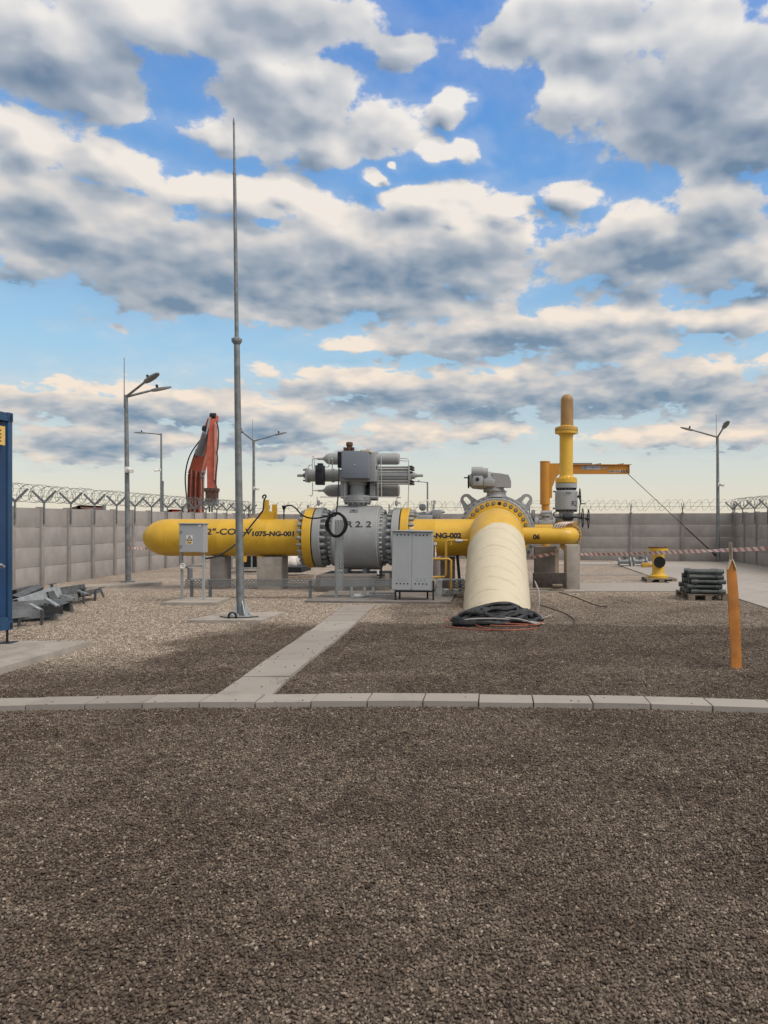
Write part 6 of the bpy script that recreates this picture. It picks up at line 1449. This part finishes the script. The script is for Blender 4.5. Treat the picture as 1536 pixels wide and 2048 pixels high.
# ------------------------------------------------------------------ heap of hoses and cords in front of the white pipe
rnd = random.Random(21)
HXc = gx(998, 12.6)
def heap_z(x, y): return max(0.02, 0.215 * (1 - (x / 0.78) ** 2) * (1 - ((y - 12.72) / 0.62) ** 2))
for k in range(20):
    f = (k + 1) / 20; w = rnd.uniform(0.30, 0.74) * (1 - 0.25 * f); dd = rnd.uniform(0.10, 0.36); cx = rnd.uniform(-0.22, 0.16); cy = rnd.uniform(12.36, 12.74)
    pts = []; n = 13; ph = rnd.uniform(0, 6.28); tw = rnd.uniform(-0.5, 0.5)
    for i in range(n):
        t = 2 * math.pi * i / n + ph; x = cx + w * math.cos(t) * rnd.uniform(0.8, 1.08); y = cy + dd * math.sin(t) + tw * x * 0.5 + rnd.uniform(-0.08, 0.08)
        z = 0.03 + heap_z(x, y) * f + rnd.uniform(0, 0.055)
        y = min(y, 13.06 - z * 0.5)
        pts.append(Vector((HXc + x, y, z)))
    o = MB().tube(smooth(pts, 6, True), rnd.choice((0.024, 0.029, 0.034)), 9, True).build('black_hose', BLACKH, at0=(HXc, 12.5, 0))
    info(o, 'black hose looped in the heap at the foot of the cream pipe', 'hose', 'black hoses heaped at the cream pipe')
mb = MB()
for k in range(3):
    p0_ = at(908, 1250 + 2 * k, gd(1252) ); mb.tube(smooth([Vector((gx(907, 12.0), 12.05 + 0.05 * k, 0.045 + 0.03 * k)), Vector((gx(920, 12.0), 11.98 + 0.04 * k, 0.06 + 0.02 * k)), Vector((gx(945, 12.0), 12.02 + 0.04 * k, 0.05)), Vector((gx(985, 12.0), 12.2, 0.06)), Vector((gx(1030, 12.1), 12.4, 0.10))], 6), 0.036, 9)
info(mb.build('thick_hose', BLACK, at0=(gx(915, 12), 12.0, 0)), 'thick black hose end folded at the left tip of the heap', 'hose')
for k, pts in enumerate((
    [(887, 1253), (905, 1258), (950, 1262), (1000, 1264), (1050, 1262), (1075, 1259)], [(905, 1246), (930, 1246), (955, 1256), (985, 1264), (1030, 1266)], [(980, 1257), (1010, 1258), (1050, 1257), (1080, 1254), (1090, 1248)], [(1010, 1255), (1045, 1256), (1075, 1257), (1085, 1252)], [(893, 1251), (892, 1248), (898, 1246), (915, 1252)])):
    o = MB().tube(smooth([Vector((gx(x, gd(y)), gd(y), 0.025 + 0.012 * k)) for x, y in pts], 6), 0.009, 7).build('orange_cord', CORDO, at0=(HXc, 12.0, 0))
    info(o, 'thin orange cord trailing along the front of the black hose heap', 'cord', 'orange cords in front of the hose heap')
for k, pts in enumerate((
    [(940, 1250, .10), (985, 1246, .12), (1030, 1243, .10), (1070, 1246, .06), (1085, 1248, .03)], [(905, 1243, .08), (950, 1244, .12), (1000, 1248, .12), (1050, 1250, .08), (1088, 1250, .04)], [(1010, 1241, .14), (1040, 1238, .12), (1066, 1241, .06), (1080, 1250, .03)])):
    o = MB().tube(smooth([Vector((gx(x, 12.15 - .05 * k), 12.15 - 0.05 * k, z)) for x, y, z in pts], 6), 0.012, 7).build('grey_cord', CORDG, at0=(HXc, 12.0, 0))
    info(o, 'grey cord laid across the front of the black hose heap', 'cord', 'grey cords across the hose heap')
for k, pts in enumerate((
    [(1069, 1161, .75), (1073, 1175, .62), (1076, 1200, .36), (1073, 1220, .16), (1078, 1240, .05)], [(1070, 1163, .74), (1077, 1180, .56), (1079, 1205, .30), (1075, 1228, .10), (1084, 1246, .03)], [(1078, 1242, .16), (1083, 1232, .2), (1086, 1240, .12), (1080, 1246, .06)], [(1082, 1240, .10), (1092, 1234, .08), (1104, 1230, .03)], [(1075, 1232, .2), (1088, 1226, .2), (1094, 1224, .16)], [(1082, 1258, .03), (1088, 1252, .07), (1088, 1246, .1), (1083, 1243, .14)])):
    D = 13.2 - 0.12 * k
    o = MB().tube(smooth([Vector((gx(x, D), D, max(0.02, gz(y, D)))) for x, y, z in pts], 6), 0.0085, 7).build('pale_cord', CORDW if k % 2 else CORDG, at0=(gx(1078, D), D, 0))
    info(o, 'pale cord end curling at the right side of the cream pipe', 'cord', 'pale cords at the right side of the cream pipe')
for k, pts in enumerate(([(1072, 1185), (1110, 1185), (1150, 1196), (1190, 1212), (1215, 1216)], [(1075, 1210), (1105, 1220), (1135, 1232), (1150, 1246), (1130, 1262)], [(1072, 1180), (1100, 1179), (1140, 1186)])):
    o = MB().tube(smooth([Vector((gx(x, gd(y)), gd(y), 0.022)) for x, y in pts], 6), 0.010, 7).build('ground_cable', WOODD, at0=(gx(1100, 15), 15, 0))
    info(o, ('dusty cable winding right over the gravel towards the pallet', 'dusty cable curving back over the gravel right of the hose heap', 'short dusty cable by the dark timber board')[k], 'cable')

# ------------------------------------------------------------------ orange stake with its slat, and the barrier tape
Ds = 8.62
sk = thing('marker_stake', (gx(1475, Ds), Ds, 0), 'orange pointed marker stake leaning in the gravel near the right edge', 'stake')
def stake_row(pyl, xl, xr, D): return [at(xl, pyl, D), at(xr, pyl, D)]
rows = [(1341, 1463.5, 1484), (1300, 1461.5, 1482.5), (1240, 1458.5, 1480), (1190, 1456.3, 1477), (1150, 1454.5, 1473.5), (1138, 1454.3, 1471.5), (1128, 1457.5, 1468), (1120, 1461.5, 1465)]
vs = []; fs = []
for i, (py, xl, xr_) in enumerate(rows):
    z = gz(py, Ds); a, b = gx(xl, Ds), gx(xr_, Ds); m_ = a + (b - a) * 0.56; th = 0.022 if i < 6 else 0.016
    vs += [(a, Ds - 0.004, z), (m_, Ds - 0.013, z), (b, Ds - 0.004, z), (b, Ds + th, z), (a, Ds + th, z)]
for i in range(len(rows) - 1):
    for k in range(5): fs.append((i * 5 + k, i * 5 + (k + 1) % 5, (i + 1) * 5 + (k + 1) % 5, (i + 1) * 5 + k))
fs += [tuple(range(5))[::-1], tuple(range(len(vs) - 5, len(vs)))]
MB().add(vs, fs).build('stake_body', STAKE, sk, angle=20)
for pa, pb in (((1454.0, 1139), (1461.2, 1119.5)), ((1471.8, 1139), (1465.2, 1119.5))):
    mb = MB(); mb.beam(at(*pa, Ds - 0.002), at(*pb, Ds - 0.002), 0.012, 0.05, (0, -1, 0)); mb.build('worn_edge', PALEW, sk, flat=True)
mb = MB(); mb.beam(at(1461.5, 1128, Ds + .035), at(1460.5, 1084, Ds + .035), 0.036, 0.012, (0, -1, 0)); mb.build('slat', WOOD, sk, flat=True)
mb = MB(); mb.beam(at(1464.3, 1121, Ds + .030), at(1463.3, 1086, Ds + .030), 0.006, 0.014, (0, -1, 0)); mb.build('slat_edge', PALEW, sk, flat=True)
def tape(pts, w, label, twist, name='barrier_tape', seed=1):
    P_ = smooth(pts, 24); rr = random.Random(seed); mb = MB(); L = 0.0; prev = None
    for i, p in enumerate(P_):
        t = i / (len(P_) - 1); a = twist * math.sin(9.0 * t + seed) + 0.35 * math.sin(31 * t)
        wv = Vector((0.0, math.sin(a), math.cos(a))) * (w / 2)
        q = (p - wv, p + wv)
        if prev:
            dl = (p - prev[2]).length; o = len(mb.v); mb.v += [tuple(prev[0]), tuple(q[0]), tuple(q[1]), tuple(prev[1])]
            mb.uv[len(mb.f)] = ((L, 0), (L + dl, 0), (L + dl, w), (L, w)); mb.f.append((o, o + 1, o + 2, o + 3)); L += dl
        prev = (q[0], q[1], p)
    o = mb.build(name, TAPE, at0=tuple(pts[0])); me = o.data
    bm = bmesh.new(); bm.from_mesh(me); bmesh.ops.remove_doubles(bm, verts=bm.verts, dist=1e-5); bm.to_mesh(me); bm.free()
    info(o, label, 'tape'); return o
tape([at(1158, 1108.5, 18.1), at(1250, 1108, 16.8), at(1350, 1104, 15.4), at(1460, 1100, 14.0), at(1560, 1095.5, 12.9)], 0.072, 'red and white barrier tape stretched from the tall concrete pier past the orange stake', 0.55, seed=2)
tape([at(1060, 1114, 19.45), at(1085, 1111, 19.4), at(1113, 1106, 19.25)], 0.09, 'short piece of red and white tape between the white pipe and the slim pale post', 0.3, seed=3)
tape([at(254, 1096, 20.8), at(290, 1097, 20.2), at(330, 1099, 19.6)], 0.075, 'twisted pale tape from the nearest lamp post to the domed pipe end', 0.9, seed=5)

# ------------------------------------------------------------------ yellow spool, pallets, stacked pipes
DS = 21.2
spl = thing('yellow_spool', (gx(1316.5, DS), DS, 0.11), 'short yellow flanged tee piece standing upright on a wooden pallet', 'pipe piece')
xs_ = gx(1316.5, DS); sz = lambda py: gz(py, DS)
mb = MB(); mb.lathe([(0, 0.275), (sz(1151) - sz(1157), 0.275), (sz(1148.5) - sz(1157), 0.19), (sz(1145) - sz(1157), 0.165), (sz(1105) - sz(1157), 0.165), (sz(1102) - sz(1157), 0.20), (sz(1101) - sz(1157), 0.265), (sz(1095.5) - sz(1157), 0.265)], (xs_, DS, sz(1157)), Z_, 36); mb.build('spool_body', YEL, spl)
mb = MB(); mb.lathe([(0, 0.28), (0.025, 0.28)], (xs_, DS, sz(1095.2)), Z_, 32); mb.build('lid', RUST, spl)
mb = MB(); c = Vector((xs_ - 0.005, DS - 0.05, sz(1123.5))); mb.lathe([(0, 0.15), (0.15, 0.15), (0.15, 0.13), (0.10, 0.13)], c, (0, -1, 0), 30); mb.build('branch', YEL2, spl)
mb = MB(); mb.lathe([(0, 0.158), (0.02, 0.158), (0.03, 0.15)], c + Vector((0, -0.145, 0)), (0, -1, 0), 30); mb.build('black_cover', BLACK, spl)
def pallet(x0, x1, y0, y1, h, m, label, z=0.0):
    r = thing('wooden_pallet', ((x0 + x1) / 2, (y0 + y1) / 2, z), label, 'pallet'); n = 6
    mb = MB()
    for k in range(n):
        a = y0 + (y1 - y0) * k / n; mb.bb((x0, a + 0.008, z + h - 0.025), (x1, a + (y1 - y0) / n - 0.02, z + h))
    mb.build('deck', m, r, flat=True)
    for x in (x0, (x0 + x1) / 2 - 0.07, x1 - 0.14):
        mb = MB(); 
        for y in (y0 + 0.004, (y0 + y1) / 2 - .05, y1 - 0.104): mb.bb((x + 0.003, y, z + 0.02), (x + 0.137, y + 0.1, z + h - 0.027))
        mb.bb((x, y0, z), (x + 0.14, y1, z + 0.019)); mb.build('runner', m, r, flat=True)
    return r
pallet(gx(1288, DS), gx(1347, DS), DS - 0.42, DS + 0.40, 0.105, WOOD, 'worn wooden pallet under the yellow tee piece')
DP = 16.5
pallet(gx(1376, 16.0), gx(1457, 16.0), 15.95, 17.1, 0.145, WOOD, 'grey weathered pallet under the stacked dark pipes')
# stack of short pipes: rows along X, a little skewed
rnd = random.Random(5)
ang = R(-9); pd = Vector((math.cos(ang), math.sin(ang), 0)); pn = Vector((-pd.y, pd.x, 0))
mb = MB(); Lp = 0.70
mb.lathe([(0, 0.03), (0, 0.052), (0.13, 0.052), (0.135, 0.038), (Lp - 0.15, 0.038), (Lp - 0.145, 0.050), (Lp - 0.02, 0.050), (Lp, 0.044), (Lp, 0.028)], (0, 0, 0), (1, 0, 0), 14)
first = None
org = Vector((gx(1369, 16.3), 16.02, 0.145 + 0.052))
for lay in range(5):
    cols = 7 - (lay == 4) * 2
    for c in range(cols):
        p = org + pn * (0.112 * (c + (0.5 if lay == 4 else 0)) + rnd.uniform(-0.01, 0.01)) + pd * rnd.uniform(-0.03, 0.10) + Vector((-0.018 * c, 0, 0.101 * lay + rnd.uniform(-0.003, 0.003)))
        if first is None: first = mb.build('pipe_length', PIPEG, at0=(0, 0, 0)); o = first; info(o, 'dark grey green pipe length with collared ends in the stack on the pallet', 'pipe', 'short pipes stacked on the pallet')
        else: o = first.copy(); COL.objects.link(o)
        o.location = p; o.rotation_euler = (rnd.uniform(0, 6), 0, ang + R(rnd.uniform(-1.2, 1.2)) + (R(-4) if lay == 4 and c == 0 else 0))
# bits of valve hardware on the pavement by the back wall
Dh = 28.0
for k, (px, py, w, lab) in enumerate(((1250, 1126, 0.5, 'left one of the two grey valve fittings on the pavement before the back wall'), (1281, 1125, 0.55, 'right one of the two grey valve fittings on the pavement before the back wall'))):
    c = Vector((gx(px, Dh), Dh, 0.03)); r = thing('valve_fitting', tuple(c), lab, 'fitting')
    mb = MB(); mb.lathe([(0, 0.16), (0.05, 0.16), (0.06, 0.09), (w - 0.10, 0.09), (w - 0.09, 0.16), (w - 0.04, 0.16)], c + Vector((-w / 2, 0, 0.17)), AX, 18); mb.build('fitting_body', STUD, r)
    mb = MB(); mb.cyl(c + Vector((0, 0, 0.2)), c + Vector((0, 0, 0.36)), 0.06, n=12); mb.lathe([(0, 0.12), (0.03, 0.12)], c + Vector((0, 0, 0.34)), Z_, 14); mb.bb(c + Vector((-0.14, -0.12, 0.0)), c + Vector((0.14, 0.12, 0.03))); mb.build('stem', GREYD, r)
mb = MB(); c = Vector((gx(1292, 27.3), 27.3, 0.03)); mb.bb(c + Vector((-0.16, -0.1, 0)), c + Vector((0.12, 0.1, 0.16)), 0.02); mb.cyl(c + Vector((0.08, -0.05, 0.08)), c + Vector((0.26, -0.05, 0.08)), 0.06, n=14)
info(mb.build('yellow_fitting', YEL2, at0=tuple(c)), 'small yellow fitting on the pavement beside the grey valve fittings', 'fitting')

for o in bpy.data.objects:
    if '_base' in o: del o['_base']
